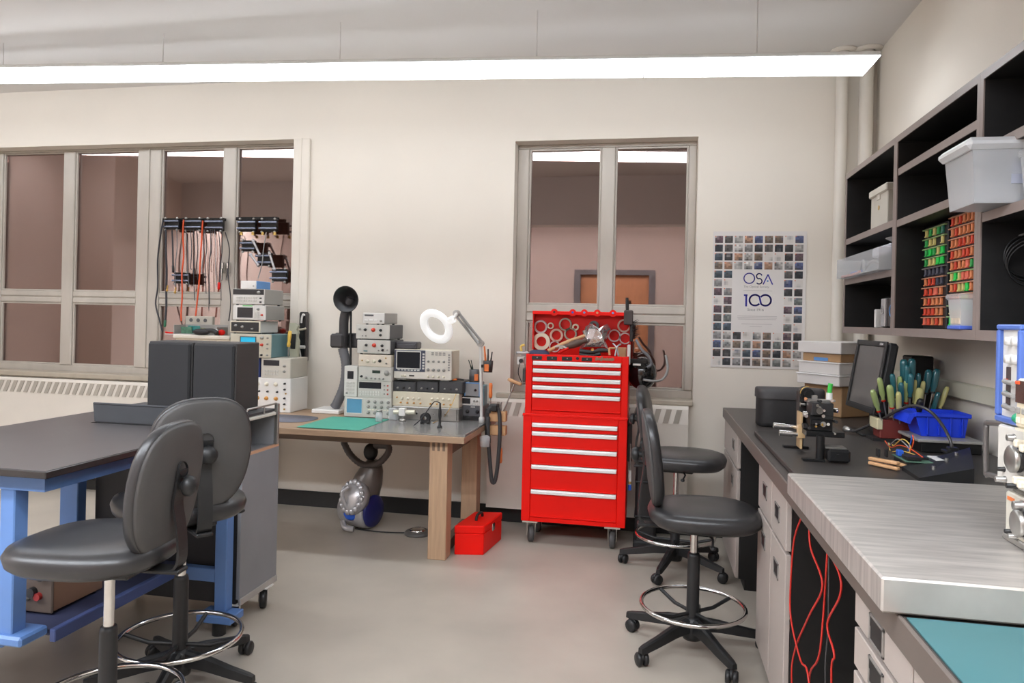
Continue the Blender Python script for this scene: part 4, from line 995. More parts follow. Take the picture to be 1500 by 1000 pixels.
# (pixel of the butt end, plane x, pixel of lower end of the handle, colour, radius, label)
T_, G_, Y_ = M_tealh, M_limeh, M_yelh
SD = [((1324, 526), 1.22, T_, .017, 'tallest teal screwdriver, left of the two highest'), ((1336, 525), 1.22, T_, .017, 'tallest teal screwdriver, right of the two highest'),
      ((1329, 535), 1.18, T_, .012, 'slim teal screwdriver between the two tallest ones'), ((1307, 547), 1.20, T_, .012, 'teal screwdriver leaning left of the tall pair'),
      ((1361, 541), 1.27, T_, .016, 'dark teal screwdriver at the right, left one of two side by side'), ((1373, 540), 1.27, T_, .016, 'glossy dark teal screwdriver at the far right, right one of two'),
      ((1335, 547), 1.16, T_, .013, 'teal screwdriver in the middle in front of the tall pair'), ((1320, 560), 1.15, T_, .012, 'short teal screwdriver low in the middle'),
      ((1346, 546), 1.24, T_, .011, 'teal green screwdriver between the tall pair and the right pair'), ((1375, 574), 1.25, T_, .011, 'teal screwdriver lying low at the right behind the blue bin'),
      ((1288, 553), 1.15, G_, .012, 'pale green screwdriver leaning left, topmost of the left fan'), ((1303, 564), 1.13, G_, .015, 'thick pale green screwdriver in the middle of the left fan'),
      ((1278, 571), 1.12, G_, .013, 'pale green screwdriver with red collar, lowest of the left fan'), ((1318, 551), 1.21, G_, .012, 'pale green screwdriver behind the short teal one'),
      ((1328, 555), 1.19, G_, .012, 'pale green screwdriver upright in the middle'), ((1388, 566), 1.28, Y_, .011, 'pale yellow screwdriver leaning far to the right'),
      ((1341, 556), 1.20, Y_, .008, 'slim pale yellow screwdriver in the middle'), ((1348, 568), 1.17, Y_, .017, 'stout pale yellow screwdriver right of the middle'),
      ((1316, 574), 1.12, Y_, .012, 'pale yellow screwdriver low at the front'), ((1353, 558), 1.22, Y_, .010, 'pale yellow screwdriver just left of the glossy dark teal pair'),
      ((1349, 584), 1.14, M_bplas, .015, 'black screwdriver with cream end at the front of the caddy')]
for (px, py), xx, m, r, lab in SD:
    top = at(px, py, Y=3.46+(xx-1.12)*.9)
    tip = Vector((min(max(1.17+(top.x-1.17)*.55, 1.05), 1.31), 3.567+(xx-1.2)*.3, .95))
    screwdriver(tip, top, r, m, lab)

# ------------------------------------------------------------------ instruments on the metal plate (fronts face the aisle)
def knobX(t, x, y, z, r, h, m, nm='knob', lab=None):
    b = B(); b.lathe([(r*1.15, 0), (r*1.15, h*.15), (r, h*.2), (r*.92, h), (0, h)], (x, y, z), (-1, 0, 0), 20); return part(t, nm, b, m, lab)
t = thing('pulse_generator', 'lower cream generator with a big dial on the metal plate at the right edge', 'instrument', (.95, 1.6, .982))
b = B(); b.box(.80, 1.15, 1.42, 1.79, .99, 1.098, .004); part(t, 'case', b, mat('generator_case', (150, 146, 138), .5, .2))
b = B(); b.box(.786, .801, 1.425, 1.785, .998, 1.092, .003); part(t, 'front_panel', b, mat('generator_front', (206, 200, 186), .5))
b = B(); b.box(.784, 1.15, 1.42, 1.795, .9825, .998, .003); part(t, 'bottom_tray', b, M_steel)
b = B(); b.lathe([(.034, 0), (.034, .004), (.030, .006), (0, .006)], (.786, 1.69, 1.042), (-1, 0, 0), 28); part(t, 'dial_skirt', b, M_steel)
b = B(); b.lathe([(.027, 0), (.027, .010), (0, .010)], (.780, 1.69, 1.042), (-1, 0, 0), 24); part(t, 'dial_grip', b, M_knobb)
b = B(); b.lathe([(.028, 0), (.028, .006), (.023, .009), (0, .009)], (.770, 1.69, 1.042), (-1, 0, 0), 24); part(t, 'dial_knob', b, M_steel)
knobX(t, .786, 1.71, 1.075, .011, .018, M_steel); knobX(t, .786, 1.755, 1.008, .005, .014, M_knobb); knobX(t, .786, 1.735, 1.003, .006, .016, M_steel)
b = B(); b.box(.7845, .786, 1.745, 1.775, 1.074, 1.082); part(t, 'orange_label', b, M_org)
b = B(); b.box(.7845, .786, 1.69, 1.72, 1.078, 1.086); part(t, 'red_label', b, M_redd)
t = thing('signal_generator', 'upper cream generator with a carrying handle and large dial at the right edge', 'instrument', (.95, 1.6, 1.098))
b = B(); b.box(.795, 1.15, 1.42, 1.815, 1.104, 1.242, .004); part(t, 'case', b, mat('generator_case_pale', (190, 186, 178), .5))
b = B(); b.box(.778, .797, 1.42, 1.812, 1.108, 1.238, .005); part(t, 'front_panel', b, mat('generator_front_white', (214, 210, 202), .5))
b = B()
for x in (.83, 1.1):
    for y in (1.46, 1.77): b.cyl((x, y, 1.0975), (x, y, 1.106), .012, n=10)
part(t, 'feet', b, M_bplas)
b = B(); P = [at(1474, 621, X=.80), at(1440, 621, X=.80), at(1437, 626, X=.80), at(1437, 694, X=.80), at(1441, 699, X=.80), at(1474, 702, X=.80)]
P = [(.80, 1.80, 1.236), (.80, 1.905, 1.226), (.80, 1.92, 1.212), (.80, 1.916, 1.11), (.80, 1.90, 1.096+.008), (.80, 1.80, 1.106+.006)]
b.tube(P, .0065, 8, smooth=3); part(t, 'carrying_handle', b, mat('handle_grey', (110, 106, 104), .35, .4))
b = B(); b.lathe([(.037, 0), (.037, .004), (.033, .006), (0, .006)], (.778, 1.70, 1.178), (-1, 0, 0), 28); part(t, 'dial_skirt', b, M_steel)
b = B(); b.lathe([(.028, 0), (.028, .010), (0, .010)], (.772, 1.70, 1.176), (-1, 0, 0), 24); part(t, 'dial_grip', b, M_knobb)
b = B(); b.lathe([(.029, 0), (.029, .006), (.024, .009), (0, .009)], (.762, 1.70, 1.176), (-1, 0, 0), 24); part(t, 'dial_knob', b, M_steel)
knobX(t, .778, 1.735, 1.216, .008, .014, M_steel); knobX(t, .778, 1.775, 1.14, .005, .014, M_knobb); knobX(t, .778, 1.77, 1.118, .007, .02, M_steel); knobX(t, .778, 1.72, 1.115, .006, .02, M_knobb)
for y, z in ((1.668, 1.214), (1.645, 1.208), (1.67, 1.137), (1.65, 1.132)):
    b = B(); b.box(.748, .78, y-.007, y+.007, z-.008, z+.008, .003); part(t, 'banana_plug', b, M_knobw)
t = thing('blue_meter_case', 'blue-framed upright instrument with plug leads on top of the generators', 'instrument', (.95, 1.79, 1.242))
y0, y1, z0, z1 = 1.715, 1.825, 1.2425, 1.462
fx = .782
b = B(); b.box(fx+.012, 1.1, y0, y1, z0, z1, .008)
part(t, 'case', b, mat('scope_blue_side', (62, 84, 150), .5))
b = B()
for q in ((y0, y1, z0, z0+.014), (y0, y1, z1-.012, z1), (y0, y0+.014, z0+.014, z1-.012), (y1-.014, y1, z0+.014, z1-.012)): b.box(fx-.006, fx+.014, q[0], q[1], q[2], q[3], .003)
part(t, 'front_frame', b, mat('scope_blue_frame', (80, 110, 184), .4))
b = B(); b.box(fx+.004, fx+.0125, y0+.014, y1-.014, z0+.014, z1-.012); part(t, 'front_panel', b, M_lgrey)
b = B(); b.box(fx+.002, fx+.0042, y1-.052, y1-.034, z0+.03, z0+.125); part(t, 'slot_panel', b, mat('slot_brown', (74, 62, 58), .5))
for z in (1.425, 1.385):
    for y in (1.772, 1.742): knobX(t, fx+.004, y, z, .010, .013, M_lgrey)
for z, m in ((1.335, M_orgw), (1.308, mat('plug_green', (90, 150, 126), .45)), (1.28, M_knobg)):
    b = B(); b.cyl((fx+.004, 1.785, z), (fx-.004, 1.785, z), .006, n=10); pl_ = part(t, 'plug', b, m)
    b = B(); b.cyl((fx-.004, 1.785, z), (fx-.012, 1.725, z-.001), .0055, n=10); part(pl_, 'plug_sleeve', b, M_knobg)
for i in range(9):
    b = B(); b.box(.80+.03*i, .812+.03*i, y0-.001, y0+.001, z0+.03, z1-.03); part(t, 'side_groove', b, mat('scope_groove', (46, 62, 116), .5))
t = thing('handheld_meter', 'cream handheld meter with a red button leaning on the blue-framed instrument', 'meter', (.76, 1.61, 1.243))
b = B(); b.box(.748, .772, 1.56, 1.668, 1.247, 1.350, .006); part(t, 'case', b, mat('meter_cream', (214, 202, 176), .5))
b = B(); b.box(.746, .749, 1.57, 1.664, 1.300, 1.346, .001); part(t, 'display', b, mat('meter_brown', (70, 50, 44), .25))
b = B(); b.box(.744, .747, 1.645, 1.662, 1.338, 1.345, .001); part(t, 'red_button', b, M_orgw, 'red button')
for i in range(3):
    for j in range(2): b = B(); b.box(.745, .749, 1.645-.022*i, 1.659-.022*i, 1.278-.020*j, 1.291-.020*j, .002); part(t, 'key', b, M_knobw if j else M_knobg)
b = B(); b.box(.748, .772, 1.58, 1.666, 1.2425, 1.248); part(t, 'foot', b, M_knobw)
b = B(); b.cyl((.76, 1.668, 1.262), (.76, 1.685, 1.265), .011, n=12); part(t, 'side_plug', b, mat('plug_teal', (30, 150, 110), .45))
# ------------------------------------------------------------------ oak bench under the window wall
DZ = .75
t = thing('oak_bench', 'oak workbench with thick square legs, loaded with electronic instruments', 'table', (-2.3, 4.5, 0))
b = B(); b.box(-3.45, -1.058, 4.06, 4.93, .712, DZ, .003); part(t, 'tabletop', b, M_oakx)
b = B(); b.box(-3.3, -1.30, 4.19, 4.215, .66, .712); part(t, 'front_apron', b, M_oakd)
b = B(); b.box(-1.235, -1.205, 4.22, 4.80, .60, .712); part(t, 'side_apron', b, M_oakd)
def oak_leg(x0, x1, y0, y1):
    b = B(); b.box(x0, x1, y0, y1, .0, .712, .003); lg = part(t, 'leg', b, M_oak)
    for i in range(3):
        w = (x1-x0)/7
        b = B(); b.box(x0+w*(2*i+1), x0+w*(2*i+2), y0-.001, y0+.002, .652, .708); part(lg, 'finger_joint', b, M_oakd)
oak_leg(-1.287, -1.175, 4.125, 4.235); oak_leg(-1.26, -1.15, 4.78, 4.89); oak_leg(-3.30, -3.19, 4.125, 4.235); oak_leg(-3.30, -3.19, 4.78, 4.89)
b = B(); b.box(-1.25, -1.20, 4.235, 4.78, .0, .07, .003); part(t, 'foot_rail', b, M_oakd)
b = B(); b.box(-1.80, -1.058, 4.075, 4.92, DZ+.0005, DZ+.004, .001); b.tube([(-1.066, 4.09, DZ+.007), (-1.062, 4.3, DZ+.008), (-1.064, 4.6, DZ+.008)], .006, 8); solo('static_mat', b, M_mat_s, 'shiny grey static mat covering the right half of the oak bench', 'mat')
b = B(); b.box(-2.13, -1.72, 4.085, 4.59, DZ+.0045, DZ+.0065); solo('green_mat', b, M_mat_g, 'teal green cutting mat at the front of the oak bench', 'mat')
b = B(); b.pad([(-2.42, 4.42, DZ+.0005, .24, .16), (-2.42, 4.42, DZ+.004, .24, .16)], 30, 3); solo('mouse_pad', b, mat('pad_bluegrey', (112, 112, 122), .6), 'blue-grey pad lying left of the green mat on the bench', 'pad')

MK = {'g': M_knobg, 'b': M_knobb, 'r': M_knobr, 'o': M_knobo, 'w': M_knobw, 's': M_steel}
def inst(name, label, px, Y, depth, body, face, els=(), zb=None, cat='instrument', group=None, margin=.006, bev=.004, feet=False, xr=None):
    """box-shaped instrument; px = front rectangle in the photo on the plane Y; els in front-panel fractions (u right, v up)"""
    x0, x1, z0, z1 = rect(*px, Y)
    if zb is not None: z0 = zb
    if xr is not None: x1 = xr
    t = thing(name, label, cat, ((x0+x1)/2, Y+depth/2, z0), group=group)
    zf = z0+(.008 if feet else .0005)
    b = B(); b.box(x0, x1, Y+.008, Y+depth, zf, z1, bev); part(t, 'case', b, body)
    b = B(); b.box(x0, x1, Y, Y+.009, zf, z1, bev*.8); part(t, 'front_panel', b, face)
    if feet:
        b = B()
        for x in (x0+.02, x1-.02):
            for y in (Y+.03, Y+depth-.03): b.cyl((x, y, z0), (x, y, zf+.002), .009, n=10)
        part(t, 'feet', b, M_bplas, None, 'stuff')
    W, H_ = x1-x0, z1-zf
    for e in els:
        k = e[0]
        if k == 'scr':          # u0, v0, u1, v1, material, frame material
            _, u0, v0, u1, v1, m, fm = e
            X0, X1, Z0, Z1 = x0+u0*W, x0+u1*W, zf+v0*H_, zf+v1*H_
            s = None
            b = B(); b.box(X0, X1, Y-.0015, Y+.001, Z0, Z1, .0005); s = part(t, 'screen', b, m)
            if fm is not None:
                w = .006; b = B()
                b.box(X0-w, X1+w, Y-.004, Y+.001, Z1, Z1+w, .001); b.box(X0-w, X1+w, Y-.004, Y+.001, Z0-w, Z0, .001); b.box(X0-w, X0, Y-.004, Y+.001, Z0, Z1, .001); b.box(X1, X1+w, Y-.004, Y+.001, Z0, Z1, .001)
                part(s, 'screen_bezel', b, fm)
        elif k == 'k':          # u, v, radius, material key
            _, u, v, r, mk = e
            X_, Z_ = x0+u*W, zf+v*H_
            b = B(); b.lathe([(r*1.2, 0), (r*1.2, .003), (r, .004), (r*.88, .016), (0, .016)], (X_, Y, Z_), (0, -1, 0), 14); part(t, 'knob', b, MK[mk])
        elif k == 'keys':       # u0, v0, u1, v1, columns, rows, material
            _, u0, v0, u1, v1, nc, nr, m = e
            b = B()
            for i in range(nc):
                for j in range(nr):
                    cu, cv = u0+(u1-u0)*(i+.5)/nc, v0+(v1-v0)*(j+.5)/nr
                    hw, hh = (u1-u0)/nc*.34*W, (v1-v0)/nr*.32*H_
                    b.box(x0+cu*W-hw, x0+cu*W+hw, Y-.004, Y+.001, zf+cv*H_-hh, zf+cv*H_+hh, .0008)
            part(t, 'keypad', b, m, None, 'stuff')
        elif k == 'pl':         # coloured plate u0, v0, u1, v1, material, name
            _, u0, v0, u1, v1, m, nm = e
            b = B(); b.box(x0+u0*W, x0+u1*W, Y-.0012, Y+.001, zf+v0*H_, zf+v1*H_, .0004); part(t, nm, b, m)
        elif k == 'port':       # round socket
            _, u, v, r, m = e
            b = B(); b.ring((x0+u*W, Y, zf+v*H_), (0, -1, 0), r, r*.55, .006, 16); part(t, 'socket', b, m)
            b = B(); b.cyl((x0+u*W, Y+.001, zf+v*H_), (x0+u*W, Y-.002, zf+v*H_), r*.55, n=12); part(t, 'socket_core', b, M_knobb)
    return t, (x0, x1, z0, z1)
YA = 4.63
_, r = inst('oscilloscope', 'pale grey oscilloscope with a light blue screen at the base of the centre stack', (504, 582, 573, 612), YA, .28, M_grey, M_grey, [('scr', .06, .2, .38, .9, M_scrb, M_lgrey)]+[('k', .52+.14*i, v, .009, 'g') for i in range(4) for v in (.25, .55, .8)]+[('keys', .5, .36, .98, .44, 6, 1, M_knobw)], zb=DZ+.004)
zA = r[3]
_, r = inst('bench_multimeter', 'silver bench multimeter with a black display in the centre stack', (524, 558, 573, 582), YA, .26, M_grey, M_grey, [('scr', .04, .55, .70, .92, M_scr, None), ('keys', .05, .1, .68, .42, 8, 2, M_lgrey)]+[('port', .8+.1*i, v, .005, M_knobr if i else M_steel) for i in range(2) for v in (.25, .5, .75)], zb=zA)
zA2 = r[3]
_, r = inst('handheld_analyser', 'narrow upright grey meter with a small dark screen left of the multimeter', (504, 536, 523, 580), YA, .12, M_lgrey, M_lgrey, [('scr', .25, .58, .72, .84, M_scr, None), ('keys', .15, .08, .85, .5, 3, 4, M_grey), ('k', .25, .12, .006, 'g')], zb=zA)
_, r = inst('function_generator', 'grey generator with a small green display and round dial in the centre stack', (525, 537, 573.5, 558), YA, .26, M_lgrey, M_grey, [('scr', .42, .55, .66, .75, mat('display_green', (44, 60, 50), .3), None), ('k', .86, .58, .016, 'g'), ('k', .1, .3, .007, 'b'), ('k', .24, .22, .008, 'g')]+[('k', .4+.12*i, .18, .005, 'g') for i in range(4)], zb=zA2)
_, r = inst('cream_amplifier', 'cream amplifier unit with three round knobs in the centre stack', (525, 519.5, 573, 537.5), YA, .26, M_ivory, mat('panel_cream', (216, 204, 188), .5), [('k', .28, .45, .010, 'w'), ('k', .48, .45, .010, 'w'), ('k', .66, .5, .009, 'b'), ('port', .12, .5, .005, M_brass), ('port', .84, .75, .005, M_brass), ('port', .86, .3, .006, M_steel)], zb=r[3])
_, r = inst('lockin_amplifier', 'grey instrument with a red knob in the centre stack, lower of two alike', (523, 498, 571.5, 520), YA, .27, M_dgrey, M_grey, [('k', .52, .62, .012, 'r'), ('k', .28, .62, .008, 'b'), ('k', .76, .6, .008, 'b'), ('k', .78, .28, .007, 'b'), ('pl', .2, .14, .32, .22, M_teal, 'label_plate'), ('port', .66, .25, .005, M_steel), ('port', .92, .3, .005, M_steel)], zb=r[3], feet=True, group='twin red-knob instruments')
_, r = inst('lockin_amplifier', 'grey instrument with a red knob in the centre stack, upper of two alike', (521.5, 475.5, 570.5, 496), YA, .27, M_dgrey, M_grey, [('k', .52, .64, .012, 'r'), ('k', .28, .64, .008, 'b'), ('k', .12, .68, .007, 'g'), ('k', .74, .62, .008, 'b'), ('k', .74, .28, .007, 'b'), ('port', .3, .2, .005, M_steel), ('port', .2, .2, .005, M_steel)], zb=r[3], feet=True, group='twin red-knob instruments')
_, r = inst('small_counter', 'small silver instrument with a slim display on top of the centre stack', (531.5, 458, 563, 473.5), YA, .26, M_knobg, M_lgrey, [('scr', .08, .68, .5, .84, M_dgrey, None), ('keys', .06, .2, .7, .45, 3, 1, M_white), ('k', .85, .25, .006, 'g')], zb=r[3], feet=True)

YB_ = 4.67
_, rs = inst('test_set', 'stainless steel test box with round ports at the base of the middle stack', (575, 596.5, 672, 617), YB_-.04, .30, M_steel, M_steel, [('port', .37, .5, .013, M_steel), ('port', .8, .5, .012, M_steel), ('port', .62, .5, .007, M_knobg), ('pl', .965, .1, .975, .95, M_knobb, 'seam')], zb=DZ+.004)
_, r = inst('cream_panel_unit', 'wide cream control unit with two rows of amber knobs above the steel box', (575, 575, 672, 597), YB_-.02, .28, M_ivory, M_ivory, [('k', .15+.085*i, .55, .0075, 'w') for i in range(4)]+[('k', .60+.085*i, .58, .0075, 'w') for i in range(4)]+[('k', .13+.10*i, .24, .005, 'o') for i in range(4)]+[('k', .58+.1*i, .24, .005, 'o') for i in range(4)]+[('k', .07, .6, .004, 'o')], zb=rs[3])
zC_ = r[3]
m_dk = mat('nim_black', (56, 56, 58), .45)
for i, (xa, xb, lab) in enumerate(((574.5, 609, 'black control module with white markings, left of three'), (610, 642, 'black control module with white markings, middle of three'), (643, 678, 'black control module with white markings, right of three'))):
    _, r3 = inst('control_module', lab, (xa, 558.5, xb, 575), YB_, .22, m_dk, m_dk, [('scr', .06, .1, .94, .9, mat('nim_panel', (66, 66, 69), .4), None), ('k', .25, .35, .006, 'g'), ('k', .75, .35, .006, 'g'), ('k', .5, .35, .005, 'b'), ('pl', .3, .74, .7, .78, M_knobg, 'marking'), ('pl', .2, .58, .45, .61, M_knobg, 'marking'), ('pl', .6, .58, .85, .61, M_knobg, 'marking')], zb=zC_, group='black control modules')
zD = r3[3]
_, r = inst('digital_oscilloscope', 'large cream digital oscilloscope with a dark screen above the black modules', (577, 512.5, 661.5, 559.5), YB_-.01, .2, M_ivory, mat('scope_front_cream', (214, 208, 198), .5),
     [('pl', .005, .245, .545, .985, M_navy, 'display_surround'), ('scr', .055, .36, .455, .92, M_scr, M_lgrey)]+[('k', .60+.09*i, .62, .0065, 'g') for i in range(4)]+[('k', .60+.09*i, .33, .009, 'g') for i in range(4)]+[('k', .60+.09*i, .10, .0065, 'w') for i in range(4)]+[('k', .15, .1, .006, 'w'), ('k', .2, .1, .006, 'w')]+
     [('keys', .64, .82, .9, .95, 4, 2, M_knobg), ('keys', .93, .3, .98, .9, 1, 7, M_knobg), ('keys', .49, .32, .54, .9, 1, 6, M_lgrey), ('keys', .06, .27, .46, .32, 7, 1, M_lgrey), ('pl', .27, .08, .36, .13, M_knobb, 'slot')], zb=zD+.008)
x0_, x1_, z0_, z1_ = r
b = B()
for x in (x0_+.05, x1_-.05):
    b.box(x-.03, x+.03, YB_, YB_+.1, zD+.0005, zD+.009)
part(_, 'feet', b, M_knobg, None, 'stuff')
b = B(); xx = rect(579, 500, 611, 512, YB_+.05); b.box(xx[0], xx[1], YB_+.05, YB_+.15, z1_+.0008, z1_+.05, .008); b.box(xx[0]+.01, xx[1]-.012, YB_+.04, YB_+.06, z1_+.0012, z1_+.035, .006)
solo('adapter_box', b, mat('adapter_charcoal', (70, 68, 72), .45), 'dark grey adapter lying on top of the large cream oscilloscope', 'adapter')

YR = 4.74
_, r = inst('power_supply', 'charcoal power supply with two knobs at the right end of the bench', (677, 594, 711, 618), YR, .17, M_dgrey, mat('supply_front', (88, 88, 92), .45), [('k', .25, .6, .011, 'b'), ('k', .72, .6, .011, 'b'), ('pl', 0.0, 0.0, 1.0, .30, M_knobb, 'lower_strip'), ('pl', .52, .2, .58, .26, M_teal, 'pilot_lamp'), ('pl', .4, .88, .6, .94, M_lgrey, 'badge')], zb=DZ+.004, xr=-1.105)
_, r2 = inst('panel_meter', 'small white panel meter with a dark screen on the charcoal power supply', (675, 581.5, 703, 593.5), YR, .14, m_dk, M_white, [('scr', .08, .2, .5, .85, M_scr, None), ('k', .7, .55, .006, 'g'), ('k', .85, .55, .006, 'g'), ('keys', .56, .1, .95, .3, 3, 1, M_grey)], zb=r[3])
_, r3 = inst('clamp_case', 'grey case with bright blue corner straps on the white panel meter', (680, 560, 703.5, 580), YR, .12, M_knobg, mat('case_front_grey', (150, 150, 152), .4), [('k', .7, .45, .007, 'b'), ('pl', 0, 0, .08, 1, M_sky, 'corner_strap'), ('pl', .92, 0, 1, 1, M_sky, 'corner_strap'), ('pl', 0, .92, 1, 1, M_sky, 'corner_strap')], zb=r2[3]+.006)
b = B(); b.box(r3[0]-.02, r3[1]+.0, YR-.004, YR+.12, r2[3]+.0005, r2[3]+.0058); part(_, 'base_tray', b, M_bplas)
zt = r3[3]
xx = rect(704, 563, 711, 579, YR+.02); b = B(); b.box(xx[0], -1.108, YR+.03, YR+.12, r[3]+.0008, zt-.02, .003); solo('blue_grey_box', b, M_teal, 'small blue-grey box squeezed between the panel meter and the lamp post', 'box')
xx = rect(687, 542, 702, 559, YR+.05); cxx = (xx[0]+xx[1])/2; rr = (xx[1]-xx[0])/2
t = thing('pen_cup', 'dark pencil cup with an orange label standing on the grey case', 'cup', (cxx, YR+.06, zt))
b = B(); b.lathe([(0, .0005), (rr, .0005), (rr, .085), (rr-.003, .085), (rr-.003, .004), (0, .004)], (cxx, YR+.06, zt), n=24); part(t, 'cup', b, mat('cup_smoke', (92, 90, 92), .3))
b = B(); b.lathe([(rr+.001, .01), (rr+.001, .055)], (cxx, YR+.06, zt), n=24); b.f = [f for i, f in enumerate(b.f) if i in (20, 21, 22, 23, 0)]; b.s = b.s[:len(b.f)]; b.c = b.c[:len(b.f)]
b = B(); b.box(cxx+.008, cxx+rr-.002, YR+.06-rr-.001, YR+.06-rr+.012, zt+.01, zt+.055, .002); part(t, 'orange_label', b, M_org)
t = thing('long_pliers', 'thin dark green pliers sticking up out of the pencil cup', 'pliers', (cxx-.02, YR+.06, zt+.01))
for dx in (-.012, .006):
    b = B(); b.tube([(cxx-.01, YR+.06, zt+.01), (cxx-.015+dx*.4, YR+.06, zt+.08), (cxx-.03+dx, YR+.05, zt+.15)], [.004, .005, .003], 8, smooth=4); part(t, 'jaw', b, mat('dark_green_grip', (40, 52, 44), .4))
b = B(); xx = rect(664, 552, 680, 558, YB_+.06); b.tube([(xx[0], YB_+.06, zD+.006), (xx[0]+.04, YB_+.05, zD+.012), (xx[1], YB_+.06, zD+.008)], .006, 8, smooth=4)
tt = solo('wire_stripper', b, M_bplas, 'black wire stripper lying on the right black control module', 'tool')
b = B(); b.tube([(xx[0], YB_+.045, zD+.007), (xx[0]+.03, YB_+.04, zD+.012)], .007, 8); part(tt, 'orange_grip', b, M_org)

# magnifier lamp on its post
YL = 4.66
t = thing('magnifier_lamp', 'white ring magnifier lamp on a jointed arm over the bench', 'lamp', (at(706, 590, Y=YL).x, YL, DZ+.004))
pb = at(706, 600, Y=YL); pb.z = DZ+.004; pe = at(704, 503, Y=YL); ph = at(669, 459, Y=YL-.1)
b = B(); b.cyl(pb, (pe.x, YL, pe.z), .011, n=12); b.lathe([(0, 0), (.02, 0), (.02, .03), (.014, .04)], pb, n=16); part(t, 'post', b, M_lgrey)
b = B(); d = ph-pe; up = Vector((0, 0, 1)).cross(Vector((0, 1, 0))); n2 = d.cross(Vector((0, 1, 0))).normalized()*.014
for s in (-1, 1): b.cyl(pe+n2*s, ph+n2*s, .008, n=10)
b.obox((pe+ph)/2, (d.length*.92, .02, .012), Matrix.Rotation(-math.atan2(d.z, d.x), 3, 'Y'), .003); part(t, 'arm', b, mat('arm_grey', (176, 175, 174), .35, .3))
for p, nm in ((pe, 'elbow_joint'), (ph, 'head_joint')):
    b = B(); b.cyl(p+Vector((0, -.02, 0)), p+Vector((0, .02, 0)), .022, n=18); part(t, nm, b, M_steel)
hc = at(639, 478, Y=YL-.16); nrm = Vector((-.30, -.80, -.45)).normalized()
# plane of the ring: long axis runs down to the right
la = (at(660, 500, Y=YL-.13)-at(618, 457, Y=YL-.2)); la = (la-nrm*la.dot(nrm)).normalized()
b = B(); b.lathe([(.073, -.016), (.085, -.022), (.112, -.02), (.124, -.006), (.124, .008), (.112, .018), (.082, .016), (.073, .008), (.073, -.016)], hc, nrm, 40); part(t, 'ring_head', b, M_lampw)
b = B(); b.lathe([(0, -.007), (.074, -.002), (.074, .002), (0, .007)], hc, nrm, 36); part(t, 'lens', b, M_lens)
ne = hc+(ph-hc)*.55; b = B(); q = (ph-hc); q2 = (q-nrm*q.dot(nrm)).normalized(); b.obox(hc+q2*.135-nrm*.005, (.07, .045, .03), Matrix((q2, nrm.cross(q2), nrm)).transposed(), .006); part(t, 'ballast', b, M_lampw)
b = B(); b.cyl(hc+q2*.165, ph, .012, n=12); part(t, 'neck', b, M_lgrey)
# cup clamped to the post with scissors
cx = at(714.5, 536, Y=YL); zc0 = at(714, 545, Y=YL).z; zc1 = at(714, 528, Y=YL).z
t = thing('hanging_cup', 'black cup clipped to the lamp post with an orange patch', 'cup', (cx.x, YL, zc0))
b = B(); b.lathe([(0, 0), (.030, 0), (.034, zc1-zc0), (.031, zc1-zc0), (.027, .004), (0, .004)], (cx.x+.002, YL, zc0), n=24); part(t, 'cup', b, mat('cup_black', (52, 50, 50), .35))
b = B(); b.box(cx.x-.016, cx.x+.014, YL-.0345, YL-.028, zc0+.008, zc0+.055, .002); part(t, 'orange_patch', b, M_org)
b = B(); b.box(cx.x-.05, cx.x-.03, YL-.01, YL+.01, zc0+.03, zc0+.05); part(t, 'clip', b, M_bplas)
for nm, m, p0, p1, r, lab in (('scissors', M_org, (712, 530), (709.5, 507), .007, 'orange-handled tool standing in the hanging cup, leaning left'), ('marker', M_knobb, (714, 530), (715, 511), .006, 'thin black marker upright in the hanging cup'), ('tweezers', M_bplas, (716, 530), (721, 515), .005, 'black tweezers leaning right in the hanging cup')):
    a_, c_ = at(*p0, Y=YL), at(*p1, Y=YL); a_.z = zc0+.006
    b = B(); b.tube([a_, (a_+c_)/2+Vector((.002, 0, 0)), c_], [r*.6, r, r*.8], 10, smooth=4); solo(nm, b, m, lab, 'tool')

# front of the bench: optics holder, spool, probe
def atz(px, py, z=DZ+.006): return at(px, py, Z=z)
p = at(590, 616, Z=DZ+.005)
t = thing('lens_tube_mount', 'polished lens tube held on a short post in front of the steel box', 'optical mount', (p.x, p.y, DZ+.005))
a_ = at(577, 603, Y=p.y); c_ = at(608, 603.5, Y=p.y)
b = B(); b.cyl((p.x, p.y, DZ+.005), (p.x, p.y, a_.z), .009, n=12); b.lathe([(0, 0), (.025, 0), (.022, .012), (.01, .014), (0, .014)], (p.x, p.y, DZ+.005), n=20); part(t, 'post', b, M_steel)
b = B(); b.cyl(a_, c_, .015, n=18); part(t, 'lens_tube', b, mat('cream_tube', (220, 216, 196), .25, .3))
q = at(590, 603, Y=p.y); b = B(); b.box(q.x-.022, q.x+.022, p.y-.022, p.y+.022, q.z-.026, q.z+.026, .004); part(t, 'clamp_block', b, M_white)
p = at(555, 617, Z=DZ+.007)
t = thing('glass_jar', 'small clear glass jar on the bench in front of the oscilloscope', 'jar', (p.x, p.y, DZ+.0068))
b = B(); b.lathe([(0, 0), (.024, 0), (.024, .05), (.018, .058), (.018, .066), (.016, .066), (.016, .056), (.022, .048), (.022, .003), (0, .003)], (p.x, p.y, DZ+.0068), n=22); part(t, 'glass', b, M_clear)
b = B(); b.lathe([(0, .066), (.02, .066), (.02, .076), (0, .076)], (p.x, p.y, DZ+.0068), n=20); part(t, 'lid', b, M_steel)
p = at(576, 614, Z=DZ+.007)
b = B(); b.box(p.x-.03, p.x+.03, p.y-.02, p.y+.03, DZ+.0045, DZ+.085, .006); solo('clear_case', b, M_clear, 'clear plastic case standing between the glass jar and the lens tube', 'case')
p = at(623, 620, Z=DZ+.005); zt_ = at(623, 601, Y=p.y).z
